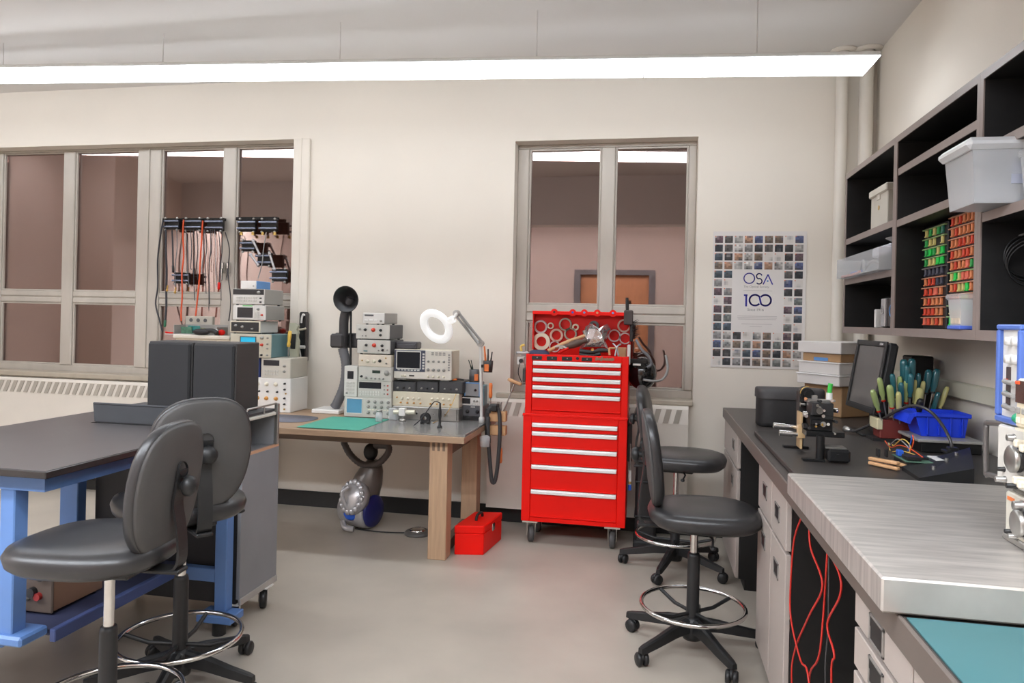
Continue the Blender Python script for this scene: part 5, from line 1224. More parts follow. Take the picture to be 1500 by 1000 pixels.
t = thing('solder_spool', 'black reel with brass core standing in front of the steel box', 'reel', (p.x, p.y, DZ+.0045))
rr = .033; zc_ = DZ+.0048+rr+.004
b = B()
for y in (-.016, .012): b.ring((p.x, p.y+y, zc_), (0, 1, 0), rr, .012, .004, 28)
part(t, 'flange', b, M_bplas, None, 'stuff')
b = B(); b.ring((p.x, p.y-.012, zc_), (0, 1, 0), .024, .012, .024, 24); part(t, 'core', b, mat('brown_core', (110, 84, 60), .4, .4))
b = B(); b.box(p.x-.03, p.x-.012, p.y-.02, p.y+.02, DZ+.0045, DZ+.02, .003); b.box(p.x+.012, p.x+.03, p.y-.02, p.y+.02, DZ+.0045, DZ+.02, .003); part(t, 'cradle', b, M_bplas, None, 'stuff')
p0 = at(644, 626, Z=DZ+.005); p1 = at(644, 590, Y=p0.y)
t = thing('probe_stand', 'slim black probe standing upright with a looping cable at the bench front', 'probe', (p0.x, p0.y, DZ+.0045))
b = B(); b.lathe([(0, 0), (.016, 0), (.016, .008), (.008, .016), (.007, .05), (.010, .07), (.010, .11), (.006, .13), (.006, p1.z-DZ-.005), (0, p1.z-DZ-.005)], (p0.x, p0.y, DZ+.0045), n=14); part(t, 'probe_body', b, M_bplas)
P = [Vector((p0.x, p0.y, p1.z)), at(637, 588, Y=p0.y), at(629, 597, Y=p0.y+.05), at(618, 612, Y=p0.y+.02), at(606, 623, Z=DZ+.008)]
b = B(); b.tube(P, .0035, 6, smooth=6); part(t, 'cable', b, M_bplas)
P = [at(668, 577, Y=YB_-.03), at(662, 592, Y=YB_-.09), at(655, 604, Y=YB_-.12), at(646, 614, Z=DZ+.008), at(634, 619, Z=DZ+.008)]
b = B(); b.tube(P, .0025, 6, smooth=6); solo('coax_lead', b, M_brass, 'thin tan lead hanging down the right of the cream control unit', 'cable')

# fume extraction arm behind the centre stack
YF = 4.80
t = thing('fume_extractor', 'grey fume extraction hose with a black cone, left of the centre stack', 'extractor', (at(490, 598, Y=YF).x, YF, DZ))
c = at(507, 438, Y=YF-.1); dn = Vector((.02, -1, -.12)).normalized()
b = B(); b.lathe([(.028, -.10), (.05, -.06), (.09, .0), (.094, .006), (.088, .004), (.046, -.058), (.022, -.095), (0, -.095)], c, dn, 32); part(t, 'cone', b, mat('cone_black', (40, 39, 40), .4))
P = [c-dn*.09, at(505, 462, Y=YF), at(503.5, 487, Y=YF), at(502, 510, Y=YF), at(507, 535, Y=YF), at(504, 565, Y=YF), at(494, 590, Y=YF), at(490, 599, Y=YF)]
P[-1].z = DZ+.04
b = B(); b.tube(P[:4], .034, 14, smooth=5); part(t, 'upper_hose', b, mat('hose_black', (58, 56, 58), .45))
b = B(); Q = spline(P[3:], 12)
vv = []; 
b.tube(Q, [.033 if i % 2 else .0355 for i in range(len(Q))], 14); part(t, 'lower_hose', b, M_hose)
q = at(516, 499, Y=YF+.05); b = B(); b.box(q.x-.13, q.x+.14, YF+.02, YF+.07, q.z-.05, q.z+.055, .012); b.box(q.x-.13, q.x-.03, YF-.045, YF+.04, q.z-.05, q.z+.05, .012); part(t, 'bracket', b, mat('bracket_dark', (62, 60, 62), .45))
b = B(); b.cyl(at(514, 452, Y=YF), at(513.5, 536, Y=YF), .008, n=10); part(t, 'support_rod', b, M_bplas)
b = B(); b.box(q.x-.02, q.x+.02, YF+.065, D-.005, q.z-.03, q.z+.03, .004); part(t, 'wall_mount', b, M_bplas)
p = at(490, 600, Y=YF); b = B(); b.box(p.x-.14, p.x+.07, YF-.08, YF+.12, DZ+.0005, DZ+.03, .006); part(t, 'base_block', b, M_white)

# tool rack clipped to the right end of the bench
YT = 4.62
xa = at(728, 610, Y=YT).x; xb = at(742, 610, Y=YT).x
t = thing('tool_rack', 'wooden block tool rack clamped to the right end of the oak bench', 'rack', (-1.0, YT, .55))
for zc0, zc1 in ((617, 602), (637, 623)):
    z0, z1 = at(735, zc0, Y=YT).z, at(735, zc1, Y=YT).z
    b = B(); b.box(-1.056, xb, YT-.03, YT+.03, z0, z1, .004); part(t, 'wood_block', b, M_wood)
b = B(); b.box(-1.056, -1.03, YT-.035, YT+.035, .62, .86, .003); part(t, 'upright', b, M_bplas)
def rod_tool(name, label, L, r, m, hm, hp, hr, Y=YT, cat='tool'):
    a_, c_ = at(*L[0], Y=Y), at(*L[1], Y=Y)
    t = thing(name, label, cat, tuple(a_), group='hand tools in the wooden rack')
    b = B(); b.cyl(a_, c_, r, n=8); part(t, 'shaft', b, m)
    h0, h1 = at(*hp[0], Y=Y), at(*hp[1], Y=Y); d = (h1-h0); Lh = d.length
    b = B(); b.lathe([(0, 0), (hr*.7, 0), (hr, Lh*.2), (hr*.85, Lh*.55), (hr, Lh*.85), (hr*.7, Lh), (0, Lh)], h0, d, 14); part(t, 'handle', b, hm)
    return t
rod_tool('needle_file', 'file with orange wooden handle standing at the bench end', ((718.5, 600), (718.5, 582)), .005, M_steel, M_org, ((718.5, 583), (718.8, 561)), .013, YT+.02)
rod_tool('hanging_awl', 'orange-handled tool hanging down below the wooden rack', ((734, 617), (733.5, 658)), .004, M_steel, M_org, ((733.5, 656), (733, 678)), .012)
t = rod_tool('t_handle_key', 'tan T-handle key leaning out of the wooden rack toward the red chest', ((737, 604), (753, 563)), .005, M_steel, M_wood, ((744, 555), (764, 563)), .012)
rod_tool('thin_punch', 'thin steel punch upright in the upper wooden block', ((734, 604), (733.5, 591)), .006, M_steel, M_steel, ((733.5, 592), (733.5, 589)), .007)
b = B()
P = [at(716, 604, Y=YT-.06), at(718, 597, Y=YT-.07), at(726, 595, Y=YT-.06), at(731.5, 606, Y=YT-.05), at(732, 640, Y=YT-.05), at(729, 680, Y=YT-.05), at(725, 704, Y=YT-.05), at(720.5, 704, Y=YT-.06), at(718, 680, Y=YT-.06), at(715, 640, Y=YT-.06), at(715, 610, Y=YT-.06)]
b.tube(P, .013, 10, smooth=6); hz = solo('hose_loop', b, mat('loop_hose', (60, 60, 62), .45), 'black rubber hose loop hanging from the right end of the bench', 'hose')
q = at(726, 597, Y=YT-.03); b = B(); b.box(q.x-.035, q.x+.02, YT-.08, YT+.0, q.z-.02, q.z+.025, .006); part(hz, 'hook', b, M_bplas)
p = at(705, 636, Y=4.5); b = B(); b.lathe([(0, -.07), (.03, -.07), (.034, -.01), (.02, .0), (0, .0)], (-1.03, 4.48, .70), n=18); solo('clear_bottle', b, M_frost, 'small frosted bottle hung under the right edge of the bench top', 'bottle')

# ------------------------------------------------------------------ left end of the bench: stack behind the speakers
YS = 4.68
_, r = inst('decade_box', 'white decade box with rows of round knobs, lowest of the left stack', (343, 553, 425.5, 604), YS, .26, M_white, M_white, [('k', u, v, .012, 'w') for u in (.20, .42, .58, .74) for v in (.82,)]+[('k', u, .60, .006, 'b') for u in (.45, .6, .77)]+[('k', u, .40, .012, 'o') for u in (.42, .58, .75)]+[('k', .9, v, .006, 'b') for v in (.85, .68, .42, .25)]+[('port', .92, .56, .006, M_brass), ('port', .80, .1, .006, M_brass), ('port', .9, .1, .006, M_brass)], zb=DZ+.0008)
zl = r[3]
_, r2 = inst('frequency_counter', 'beige counter with a black display standing on the white decade box', (382.5, 524.5, 425.5, 553), YS, .26, mat('counter_beige', (190, 184, 172), .5), mat('counter_front', (198, 193, 182), .5), [('scr', .08, .62, .62, .9, M_scr, None), ('keys', .08, .12, .6, .42, 6, 2, M_grey), ('k', .8, .62, .008, 'g'), ('k', .8, .35, .008, 'g')], zb=zl)
xx = rect(372, 526, 381.5, 552, YS+.02); b = B(); b.box(xx[0], xx[0]+.022, YS+.02, YS+.22, zl+.0008, r2[3]-.01, .002); bk = solo('ring_binder', b, M_white, 'white and blue binder standing beside the beige counter', 'binder')
b = B(); b.box(xx[0]+.0225, xx[1]-.003, YS+.015, YS+.22, zl+.0008, r2[3]-.008, .002); part(bk, 'blue_spine', b, mat('binder_navy', (44, 60, 120), .5))
b = B(); b.box(rect(321, 500, 397, 523, YS)[0], rect(321, 500, 382, 523, YS)[1], YS+.04, YS+.25, zl+.0008, r2[3]-.002, .003); solo('wooden_riser', b, M_dgrey, 'dark spacer block under the beige scope behind the speakers', 'block')
_, r3 = inst('analog_oscilloscope', 'beige oscilloscope with a bright cyan screen behind the right speaker', (337, 489, 397, 524), YS-.01, .28, M_teal, mat('scope_beige', (196, 190, 172), .5), [('scr', .26, .30, .62, .86, M_scrc, mat('scope_dark_bezel', (60, 64, 66), .4))]+[('k', .78, .85, .010, 's'), ('k', .78, .55, .009, 'r'), ('k', .92, .85, .005, 'g'), ('k', .92, .6, .005, 'g'), ('k', .92, .4, .005, 'g'), ('k', .78, .12, .006, 'b'), ('k', .92, .12, .006, 'g')], zb=r2[3])
zs = r3[3]
_, r4 = inst('black_faced_unit', 'cream-framed instrument with a black face in the left stack', (337, 470, 381, 487), YS, .25, M_lgrey, M_ivory, [('pl', .04, .1, .96, .9, M_knobb, 'black_face'), ('k', .2, .6, .008, 's'), ('k', .42, .5, .008, 's'), ('k', .75, .35, .006, 'g')], zb=zs, feet=True)
_, r5 = inst('bench_supply', 'grey instrument with a dark colour screen in the left stack', (341, 447, 389, 469), YS, .27, M_knobg, M_lgrey, [('scr', .14, .15, .62, .85, M_scr, M_white), ('pl', .3, .93, .6, .99, M_grn, 'green_strip'), ('k', .78, .75, .008, 'g'), ('k', .9, .35, .006, 'r'), ('keys', .66, .15, .84, .55, 2, 3, M_grey)], zb=r4[3], feet=True)
_, r6 = inst('generator_unit', 'silver instrument with a black top strip and dial in the left stack', (341, 423, 387, 444.5), YS, .27, M_knobg, M_lgrey, [('pl', .01, .62, .99, .98, M_knobb, 'black_strip'), ('k', .83, .78, .010, 's'), ('keys', .1, .12, .78, .5, 9, 2, M_grey), ('k', .9, .4, .005, 'b'), ('k', .9, .15, .005, 'b')], zb=r5[3], feet=True)
_, r7 = inst('blue_box', 'small white-fronted blue box on top of the left stack', (352.5, 411, 375, 423), YS, .2, M_sky, M_white, [('port', .85, .35, .005, M_steel)], zb=r6[3])
# wide case left of it
x0, x1, z0, z1 = rect(233, 489, 338, 600, YS+.02)
t = thing('wide_case', 'wide cream equipment case behind the speakers with clutter on top', 'case', ((x0+x1)/2, YS+.1, DZ))
x0 = max(x0, -3.43)
b = B(); b.box(x0, x1-.01, YS+.02, YS+.24, DZ+.0008, z1-.02, .005); part(t, 'case', b, M_ivory)
b = B(); b.box(x0-.01, x1-.004, YS, YS+.24, z1-.035, z1-.008, .006); part(t, 'rim', b, mat('case_rim', (216, 208, 194), .5))
b = B(); b.box(x0+.25, x0+.48, YS-.006, YS+.02, z1-.09, z1-.07, .003); part(t, 'handle', b, M_steel)
zc = z1-.0078; yc = YS+.06
t = thing('metal_tray', 'shallow grey metal tray of circuit boards on the wide case', 'tray', (x0+.3, yc, zc))
xx = rect(254, 474, 318, 487, yc)
b = B(); b.box(xx[0], xx[1], yc, yc+.14, zc+.0005, zc+.006); b.box(xx[0], xx[1], yc+.135, yc+.14, zc+.006, zc+.075, .002); b.box(xx[0], xx[0]+.006, yc, yc+.135, zc+.006, zc+.07, .002); b.box(xx[1]-.006, xx[1], yc, yc+.135, zc+.006, zc+.06, .002); part(t, 'tray_body', b, M_knobg)
for i, (fx_, w, h) in enumerate(((.22, .09, .05), (.36, .10, .06), (.5, .06, .045))):
    xq = xx[0]+fx_*(xx[1]-xx[0]); b = B(); b.box(xq-w/2, xq+w/2, yc+.04+.02*i, yc+.045+.02*i, zc+.0065, zc+.0065+h, .001, rotx(.15)); part(t, 'circuit_board', b, mat('pcb_mix_%d' % i, ((84, 128, 104), (60, 140, 136), (150, 150, 120))[i], .5, var=.3, scale=40))
q = rect(267, 463, 307, 474.5, yc+.11)
b = B(); b.box(q[0], q[1], yc+.145, yc+.18, zc+.0005, q[3], .004); ps = solo('power_strip', b, mat('strip_grey', (178, 172, 160), .5), 'grey outlet strip standing behind the metal tray', 'power strip')
for i in range(3): b = B(); b.cyl((q[0]+.05+.06*i, yc+.146, q[3]-.03), (q[0]+.05+.06*i, yc+.142, q[3]-.03), .014, n=14); part(ps, 'outlet', b, M_dgrey)
q = rect(284, 479, 319, 491, yc-.04)
b = B(); b.ell(((q[0]+q[1])/2-.04, yc-.035, zc+.024), (.07, .03, .0235), 16, 8); b.tube([(q[0]+.06, yc-.035, zc+.03), (q[0]+.14, yc-.03, zc+.035), (q[1]-.01, yc-.035, zc+.018)], .017, 10, smooth=5); solo('black_strap', b, M_bplas, 'black padded strap lying in front of the metal tray', 'strap')
q = rect(318, 479, 327, 487, yc); b = B(); b.ell(((q[0]+q[1])/2, yc+.02, zc+.022), (.028, .02, .0215), 12, 8); rb = solo('red_clip', b, M_redd, 'red clip with white end at the right of the metal tray', 'clip')
b = B(); b.ell(((q[0]+q[1])/2-.03, yc+.0, zc+.028), (.014, .012, .02), 10, 8); part(rb, 'white_end', b, M_white)
q = rect(245, 486, 282, 489, yc-.03); b = B(); b.box(q[0], q[1], yc-.055, yc-.005, zc+.0005, zc+.004); solo('white_sheet', b, M_paper, 'white sheet on the front edge of the wide case', 'paper')
q = rect(241, 482, 250, 488, yc); b = B(); b.torus(((q[0]+q[1])/2, yc+.03, zc+.008), (.1, .1, 1), .03, .007, 20, 8); solo('cord_coil', b, M_redd, 'small coil of red cord at the left end of the wide case', 'cord')

# black tool rail on the casing strip
x0, x1 = -2.612, -2.535
t = thing('wall_tool_rail', 'black upright tool rail with white clips on the wall by the left window', 'rail', ((x0+x1)/2, D-.03, 1.09))
b = B(); b.box(x0, x1, D-.046, D-.022, 1.09, 1.468, .010); part(t, 'rail', b, mat('rail_black', (32, 31, 32), .3))
b = B(); b.box(x1-.022, x1+.004, D-.056, D-.03, 1.10, 1.46, .006); part(t, 'side_lip', b, mat('rail_brown_grey', (74, 68, 66), .4))
b = B(); b.tube([(-2.585, D-.056, 1.385), (-2.58, D-.06, 1.42), (-2.57, D-.06, 1.45), (-2.56, D-.058, 1.44)], .008, 8, smooth=4); part(t, 'white_clip', b, M_white)
b = B(); b.cyl((-2.60, D-.075, 1.205), (-2.545, D-.07, 1.205), .013, n=12); b.tube([(-2.59, D-.075, 1.2), (-2.575, D-.075, 1.14), (-2.585, D-.07, 1.10)], .005, 8, smooth=4); part(t, 'white_clip', b, M_white)
b = B(); b.tube([(-2.66, D-.07, 1.37), (-2.60, D-.075, 1.335), (-2.54, D-.07, 1.345)], .008, 8, smooth=5); part(t, 'tan_strap', b, M_ivory)
ys = YS+.12
a_ = at(422, 527, Y=ys); a_.z = r2[3]+.002; c_ = at(422.5, 508, Y=ys); e_ = at(425, 484, Y=ys)
t = thing('yellow_screwdriver', 'yellow-handled screwdriver standing on the beige counter', 'screwdriver', tuple(a_))
b = B(); b.cyl(a_, c_, .004, n=8); part(t, 'shaft', b, M_steel)
b = B(); d = e_-c_; L = d.length; b.lathe([(0, 0), (.012, 0), (.014, L*.2), (.010, L*.3), (.014, L*.6), (.013, L*.95), (0, L)], c_, d, 12); part(t, 'handle', b, mat('yellow_handle', (232, 190, 84), .4))
q = at(432, 480, Y=YS+.2)
t = thing('tape_dispenser', 'pale green-grey serrated tape dispenser standing on the beige counter', 'dispenser', (q.x, YS+.2, r2[3]))
b = B(); b.prism([(-.03, 0), (.03, 0), (.034, .12), (.02, .15), (.03, .18), (.015, .20), (.03, .23), (.0, .25), (-.04, .25), (-.045, .15)], (q.x, YS+.19, r2[3]+.0008), (1, 0, 0), (0, 0, 1), (0, .03, 0)); part(t, 'body', b, mat('dispenser_sage', (176, 176, 156), .5))
b = B(); b.prism([(-.025, .06), (.012, .06), (.018, .17), (-.028, .17)], (q.x, YS+.189, r2[3]+.0008), (1, 0, 0), (0, 0, 1), (0, -.004, 0)); part(t, 'dark_core', b, M_bplas)
# ------------------------------------------------------------------ red tool cabinet and chest
YC = 4.58; YCB = 4.93
t = thing('tool_cabinet', 'red rolling tool cabinet with five drawers, standing on casters', 'tool cabinet', (-.468, 4.75, 0))
x0, x1 = -.802, -.135
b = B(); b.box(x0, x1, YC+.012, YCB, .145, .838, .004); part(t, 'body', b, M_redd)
b = B(); b.box(x0, x0+.055, YC, YC+.014, .145, .838, .003); b.box(x1-.055, x1, YC, YC+.014, .145, .838, .003); b.box(x0+.055, x1-.055, YC, YC+.014, .785, .838, .002); b.box(x0+.055, x1-.055, YC, YC+.014, .145, .172, .002); part(t, 'face_frame', b, M_red)
b = B(); b.box(x0-.004, x1+.004, YC-.006, YC+.01, .825, .842, .003); part(t, 'top_lip', b, M_red)
def drawer(t, x0, x1, zt, zb, Y):
    b = B(); b.box(x0, x1, Y+.004, Y+.02, zb+.004, zt, .002); d = part(t, 'drawer', b, M_red)
    b = B(); b.box(x0+.004, x1-.004, Y-.016, Y-.001, zt-.026, zt-.004, .004); b.box(x0+.004, x1-.004, Y-.004, Y+.006, zt-.008, zt); part(d, 'pull_trim', b, M_trim)
    b = B(); b.box(x0+.002, x1-.002, Y-.004, Y+.005, zb+.004, zb+.011, .001); part(d, 'lower_fold', b, M_red)
zz = [.783, .728, .622, .512, .352, .172]
for i in range(5): drawer(t, x0+.057, x1-.057, zz[i], zz[i+1], YC)
for x, y, fx_ in ((-.745, YC+.05, True), (-.215, YC+.05, False), (-.735, YCB-.07, True), (-.22, YCB-.07, False)):
    b = B(); ax = (1, 0, 0) if not fx_ else (.95, .3, 0)
    b.lathe([(0, -.018), (.046, -.018), (.054, -.012), (.054, .012), (.046, .018), (0, .018)], (x, y, .054), ax, 24); w = part(t, 'caster', b, mat('caster_rubber', (78, 76, 76), .5))
    b = B(); b.box(x-.05, x+.05, y-.045, y+.045, .132, .145, .002)
    d = Vector(ax).normalized()*.024; sx = Vector((0, 0, 1)).cross(Vector(ax)).normalized()
    for s in (-1, 1): b.prism([(-.045, .08), (.045, .08), (.015, -.012), (-.015, -.012)], Vector((x, y, .054))+d*s, sx, (0, 0, 1), d*.12*s)
    part(w, 'fork', b, mat('caster_zinc', (206, 200, 190), .35, .5))
# side hangers
b = B(); b.box(x1, x1+.022, YC+.05, YC+.11, .79, .83, .006); b.box(x1, x1+.03, YC+.09, YC+.1, .55, .80, .003); part(t, 'side_handle', b, M_bplas)
t = thing('hanging_driver', 'screwdriver with clear and blue handle hanging on the right side of the red cabinet', 'screwdriver', (x1+.02, YC+.08, .40))
b = B(); b.cyl((x1+.022, YC+.06, .67), (x1+.022, YC+.06, .50), .004, n=8); part(t, 'shaft', b, M_steel)
b = B(); b.cyl((x1+.022, YC+.06, .50), (x1+.022, YC+.06, .41), .010, n=12); part(t, 'handle', b, M_white)
b = B(); b.cyl((x1+.022, YC+.06, .41), (x1+.022, YC+.06, .375), .011, n=12); part(t, 'blue_end', b, M_bluw)
b = B(); b.cyl((x1+.022, YC+.06, .43), (x1+.022, YC+.06, .415), .0112, n=12); part(t, 'brass_ring', b, M_brass)

t = thing('tool_chest', 'red top tool chest with open lid standing on the rolling cabinet', 'tool chest', (-.465, 4.75, .842))
x0, x1 = -.792, -.135; zb, zt = .8425, 1.226
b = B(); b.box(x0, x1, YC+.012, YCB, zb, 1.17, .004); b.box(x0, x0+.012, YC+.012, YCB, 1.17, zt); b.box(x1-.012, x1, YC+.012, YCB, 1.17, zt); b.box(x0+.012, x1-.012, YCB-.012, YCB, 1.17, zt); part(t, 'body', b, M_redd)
b = B(); b.box(x0, x0+.042, YC, YC+.014, zb, zt, .003); b.box(x1-.042, x1, YC, YC+.014, zb, zt, .003); b.box(x0+.042, x1-.042, YC, YC+.014, 1.185, zt, .003); b.box(x0+.042, x1-.042, YC, YC+.014, zb, .862, .002); part(t, 'face_frame', b, M_red)
zz = [1.183, 1.134, 1.078, 1.025, .972, .862]
for i in range(5): drawer(t, x0+.044, x1-.044, zz[i], zz[i+1], YC)
for px in (779, 801, 823, 852):
    q = at(px, 523, Y=YC-.004).x; b = B(); b.box(q, q+.066, YC-.004, YC+.001, 1.190, 1.215, .003); pl_ = part(t, 'black_plate', b, M_bplas)
    b = B(); b.cyl((q+.035, YC-.004, 1.205), (q+.035, YC-.006, 1.205), .004, n=10); part(pl_, 'rivet', b, M_steel)
q = at(846, 524, Y=YC).x; b = B(); b.cyl((q, YC+.001, 1.207), (q, YC-.006, 1.207), .010, n=14); part(t, 'lock', b, M_bplas)
# worn script badge
q = at(872, 523, Y=YC).x; b = B()
for i in range(7):
    xx = q+.006+i*.0165; hh = (.012, .009, .016, .008, .010, .009, .012)[i]
    b.prism([(-.007, -hh*.8), (.005, -hh*.8), (.010, hh), (-.002, hh)], (xx, YC-.001, 1.207), (1, 0, 0), (0, 0, 1), (0, -.006, 0))
b.prism([(0, -.006), (.118, -.006), (.122, .005), (.003, .005)], (q, YC-.001, 1.207), (1, 0, 0), (0, 0, 1), (0, -.004, 0)); part(t, 'script_badge', b, mat('badge_bronze', (150, 118, 98), .4, .4))
# lid, hinged open against the window
YLd = 4.905
lx0, lx1 = at(782, 490, Y=YLd).x, at(924, 490, Y=YLd).x
ztop = at(850, 459, Y=YLd).z
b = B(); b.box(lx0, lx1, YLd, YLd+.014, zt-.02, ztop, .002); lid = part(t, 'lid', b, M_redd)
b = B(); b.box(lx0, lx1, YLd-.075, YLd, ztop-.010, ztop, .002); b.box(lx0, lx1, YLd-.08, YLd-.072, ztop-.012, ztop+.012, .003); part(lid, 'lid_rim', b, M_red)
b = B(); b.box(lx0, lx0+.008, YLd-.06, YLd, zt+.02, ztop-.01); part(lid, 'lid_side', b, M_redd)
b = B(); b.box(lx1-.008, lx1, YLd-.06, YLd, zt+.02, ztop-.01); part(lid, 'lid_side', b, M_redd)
for px, m in ((812, M_bplas), (839, M_bluw), (856, M_sky), (875, M_wood), (898, M_sky)):
    q = at(px, 456, Y=YLd-.08).x
    b = B(); b.cyl((q, YLd-.082, ztop+.004), (q, YLd-.07, ztop+.004), .024, n=16); tb = part(lid, 'tab', b, M_red)
    b = B(); b.cyl((q, YLd-.083, ztop+.006), (q, YLd-.09, ztop+.006), .007, n=12); part(tb, 'tab_stud', b, m)
RG = [(792, 478.5, 10, .25, 'c', 'thin clear tape ring at the upper left of the red lid'), (806.5, 477, 4.8, .35, 'w', 'smallest white ring at the upper left of the red lid'), (828, 475, 9.6, .22, 'g', 'greenish ring at the top of the lid left of centre'),
      (843, 479, 5, .45, 'w', 'small thick white ring beside the foil bag'), (815, 491, 10, .3, 'p', 'pinkish clear ring in the second row of the lid'), (835.5, 489, 9.5, .24, 'g', 'grey ring in the second row left of the foil bag'),
      (793, 500, 13, .42, 'w', 'large thick cream tape roll at the lower left of the lid'), (812.5, 507.5, 8.5, .2, 'c', 'half-hidden ring behind the wooden handle'), (869.7, 477, 7.5, .5, 'd', 'dark ring behind the foil bag'),
      (914, 477, 9.6, .24, 'p', 'ring at the upper right corner of the red lid'), (899.7, 491.5, 9.3, .2, 'c', 'ring in the second row right of the foil bag'), (915.6, 495.5, 8.6, .2, 'c', 'ring at the lower right of the red lid')]
for px, py, r, th, k, lab in RG:
    p = at(px, py, Y=YLd-.02); R_ = r/1050*4.95*.97; m = {'c': mat('ring_lilac', (200, 182, 180), .35), 'w': M_ring, 'g': mat('ring_sage', (158, 150, 132), .4), 'p': M_ringc, 'd': M_dgrey}[k]
    b = B(); b.ring((p.x, YLd-.0008, p.z), (0, -1, 0), R_, R_*(1-th), .022, 32); solo('tape_roll', b, m, lab, 'tape roll', 'tape rolls stuck on the lid')
zt2 = 1.1705   # floor of the chest's top tray; things in it
def tp(px, py, Y): return at(px, py, Y=Y)
t = thing('hammer', 'hammer with pale wooden handle lying on top of the red chest', 'hammer', tuple(tp(830, 508, 4.72)))
a_, c_ = tp(803, 514, 4.70), tp(858, 491, 4.76)
b = B(); b.tube([a_, (a_+c_)/2+Vector((0, 0, .004)), c_], [.014, .016, .012], 10, smooth=4); part(t, 'handle', b, M_wood)
b = B(); d = (c_-a_).normalized(); n_ = Vector((-.3, 0, 1)).normalized(); b.cyl(c_-n_*.03, c_+n_*.035, .013, n=12); b.cyl(c_-n_*.04, c_-n_*.028, .017, n=12); part(t, 'head', b, M_steel)
def wedge_bag():
    b = B(); P = [(850, 512), (858, 478), (866, 474), (876, 480), (889, 473), (894, 482), (889, 500), (892, 514)]
    vv = [tp(px, py, 4.80) for px, py in P]; cen = sum(vv, Vector())/len(vv)
    f_ = [cen+(v-cen)*.75+Vector((0, -.045, 0)) for v in vv]; f2 = [cen+(v-cen)*.35+Vector((.01, -.065, .01)) for v in vv]; bk = [cen+(v-cen)*.8+Vector((0, .03, 0)) for v in vv]
    n = len(vv); allv = f2+f_+vv+bk
    ff = [tuple(range(n))[::-1]]+[(j*n+i, j*n+(i+1) % n, (j+1)*n+(i+1) % n, (j+1)*n+i) for j in range(3) for i in range(n)]+[tuple(range(3*n, 4*n))]
    rnd = random.Random(5); allv = [v+Vector((rnd.uniform(-.006, .006), rnd.uniform(-.012, .012), rnd.uniform(-.006, .006))) for v in allv]
    b._add(allv, ff); return b
solo('foil_bag', wedge_bag(), M_foil, 'crumpled silver foil bag propped against the red lid', 'bag')
b = B(); a_, c_ = tp(826, 509, 4.67), tp(860, 498, 4.70); b.tube([a_, (a_+c_)/2, c_], [.02, .026, .016], 10, smooth=4); solo('leather_sheath', b, mat('sheath_brown', (92, 72, 62), .55), 'dark brown sheath lying under the wooden hammer handle', 'sheath')
b = B(); P = [tp(849, 514, 4.63), tp(866, 516, 4.63), tp(880, 513, 4.63), tp(893, 514, 4.63)]
b.tube(P, [.016, .013, .015, .012], 8, smooth=4); b.tube([p+Vector((0, -.015, -.022)) for p in P[:3]], .011, 8, smooth=4); pk = solo('black_pliers', b, M_bplas, 'black-handled pliers on the front edge of the red chest', 'pliers')
b = B(); q = tp(868, 512, 4.61); b.cyl(q, q+Vector((0, -.012, 0)), .009, n=12); part(pk, 'pivot', b, M_brass)
b = B(); q = tp(789, 514, 4.68); b.pad([(q.x, 4.68, 1.165+.006, .075, .04), (q.x, 4.68, 1.20, .082, .046), (q.x, 4.68, 1.235, .07, .04), (q.x+.005, 4.68, 1.25, .04, .025)], 20, 2.6); solo('navy_pouch', b, mat('pouch_navy', (50, 52, 84), .6), 'navy blue pouch on the left end of the red chest', 'pouch')
b = B(); b.tube([tp(813, 508, 4.63), tp(822, 507, 4.63), tp(832, 511, 4.63)], .009, 8, smooth=4); b.box(*sum(([tp(822, 508, 4.63)[i]-.012, tp(822, 508, 4.63)[i]+.012] for i in range(3)), [])); solo('steel_clamp', b, M_steel, 'small bright steel clamp below the wooden hammer handle', 'clamp')
b = B(); b.tube([tp(818, 517, 4.62), tp(826, 513, 4.62), tp(833, 510, 4.62)], .008, 8, smooth=4); solo('red_grip', b, M_redd, 'short red-handled tool lying below the steel clamp', 'tool')
b = B(); b.tube([tp(893, 520, 4.62), tp(892.5, 511, 4.62), tp(896, 510, 4.63), tp(903, 510, 4.65)], .007, 8, smooth=4); solo('tan_hook', b, M_wood, 'tan hooked tool near the right end of the red chest', 'tool')
b = B(); b.tube([tp(901, 521, 4.61), tp(904, 508, 4.63), tp(909, 504, 4.66)], .0055, 8, smooth=4); b.tube([tp(906, 521, 4.62), tp(903, 509, 4.64), tp(898, 503, 4.67)], .0055, 8, smooth=4); solo('wire_cutters', b, M_silv, 'bright crossed wire cutters leaning at the right end of the red chest', 'cutters')
q0, q1 = tp(905, 509, 4.70), tp(917, 521, 4.70); b = B(); b.box(q0.x, q1.x, 4.70, 4.78, 1.172, q0.z, .003); solo('brown_carton', b, M_card, 'small brown carton standing at the right end of the red chest', 'carton')
q0, q1 = tp(919, 505, 4.66), tp(926, 521, 4.66); b = B(); b.box(q0.x, q1.x-.012, 4.66, 4.72, 1.172, q0.z, .003); solo('white_carton', b, M_white, 'narrow white carton at the far right end of the red chest', 'carton')
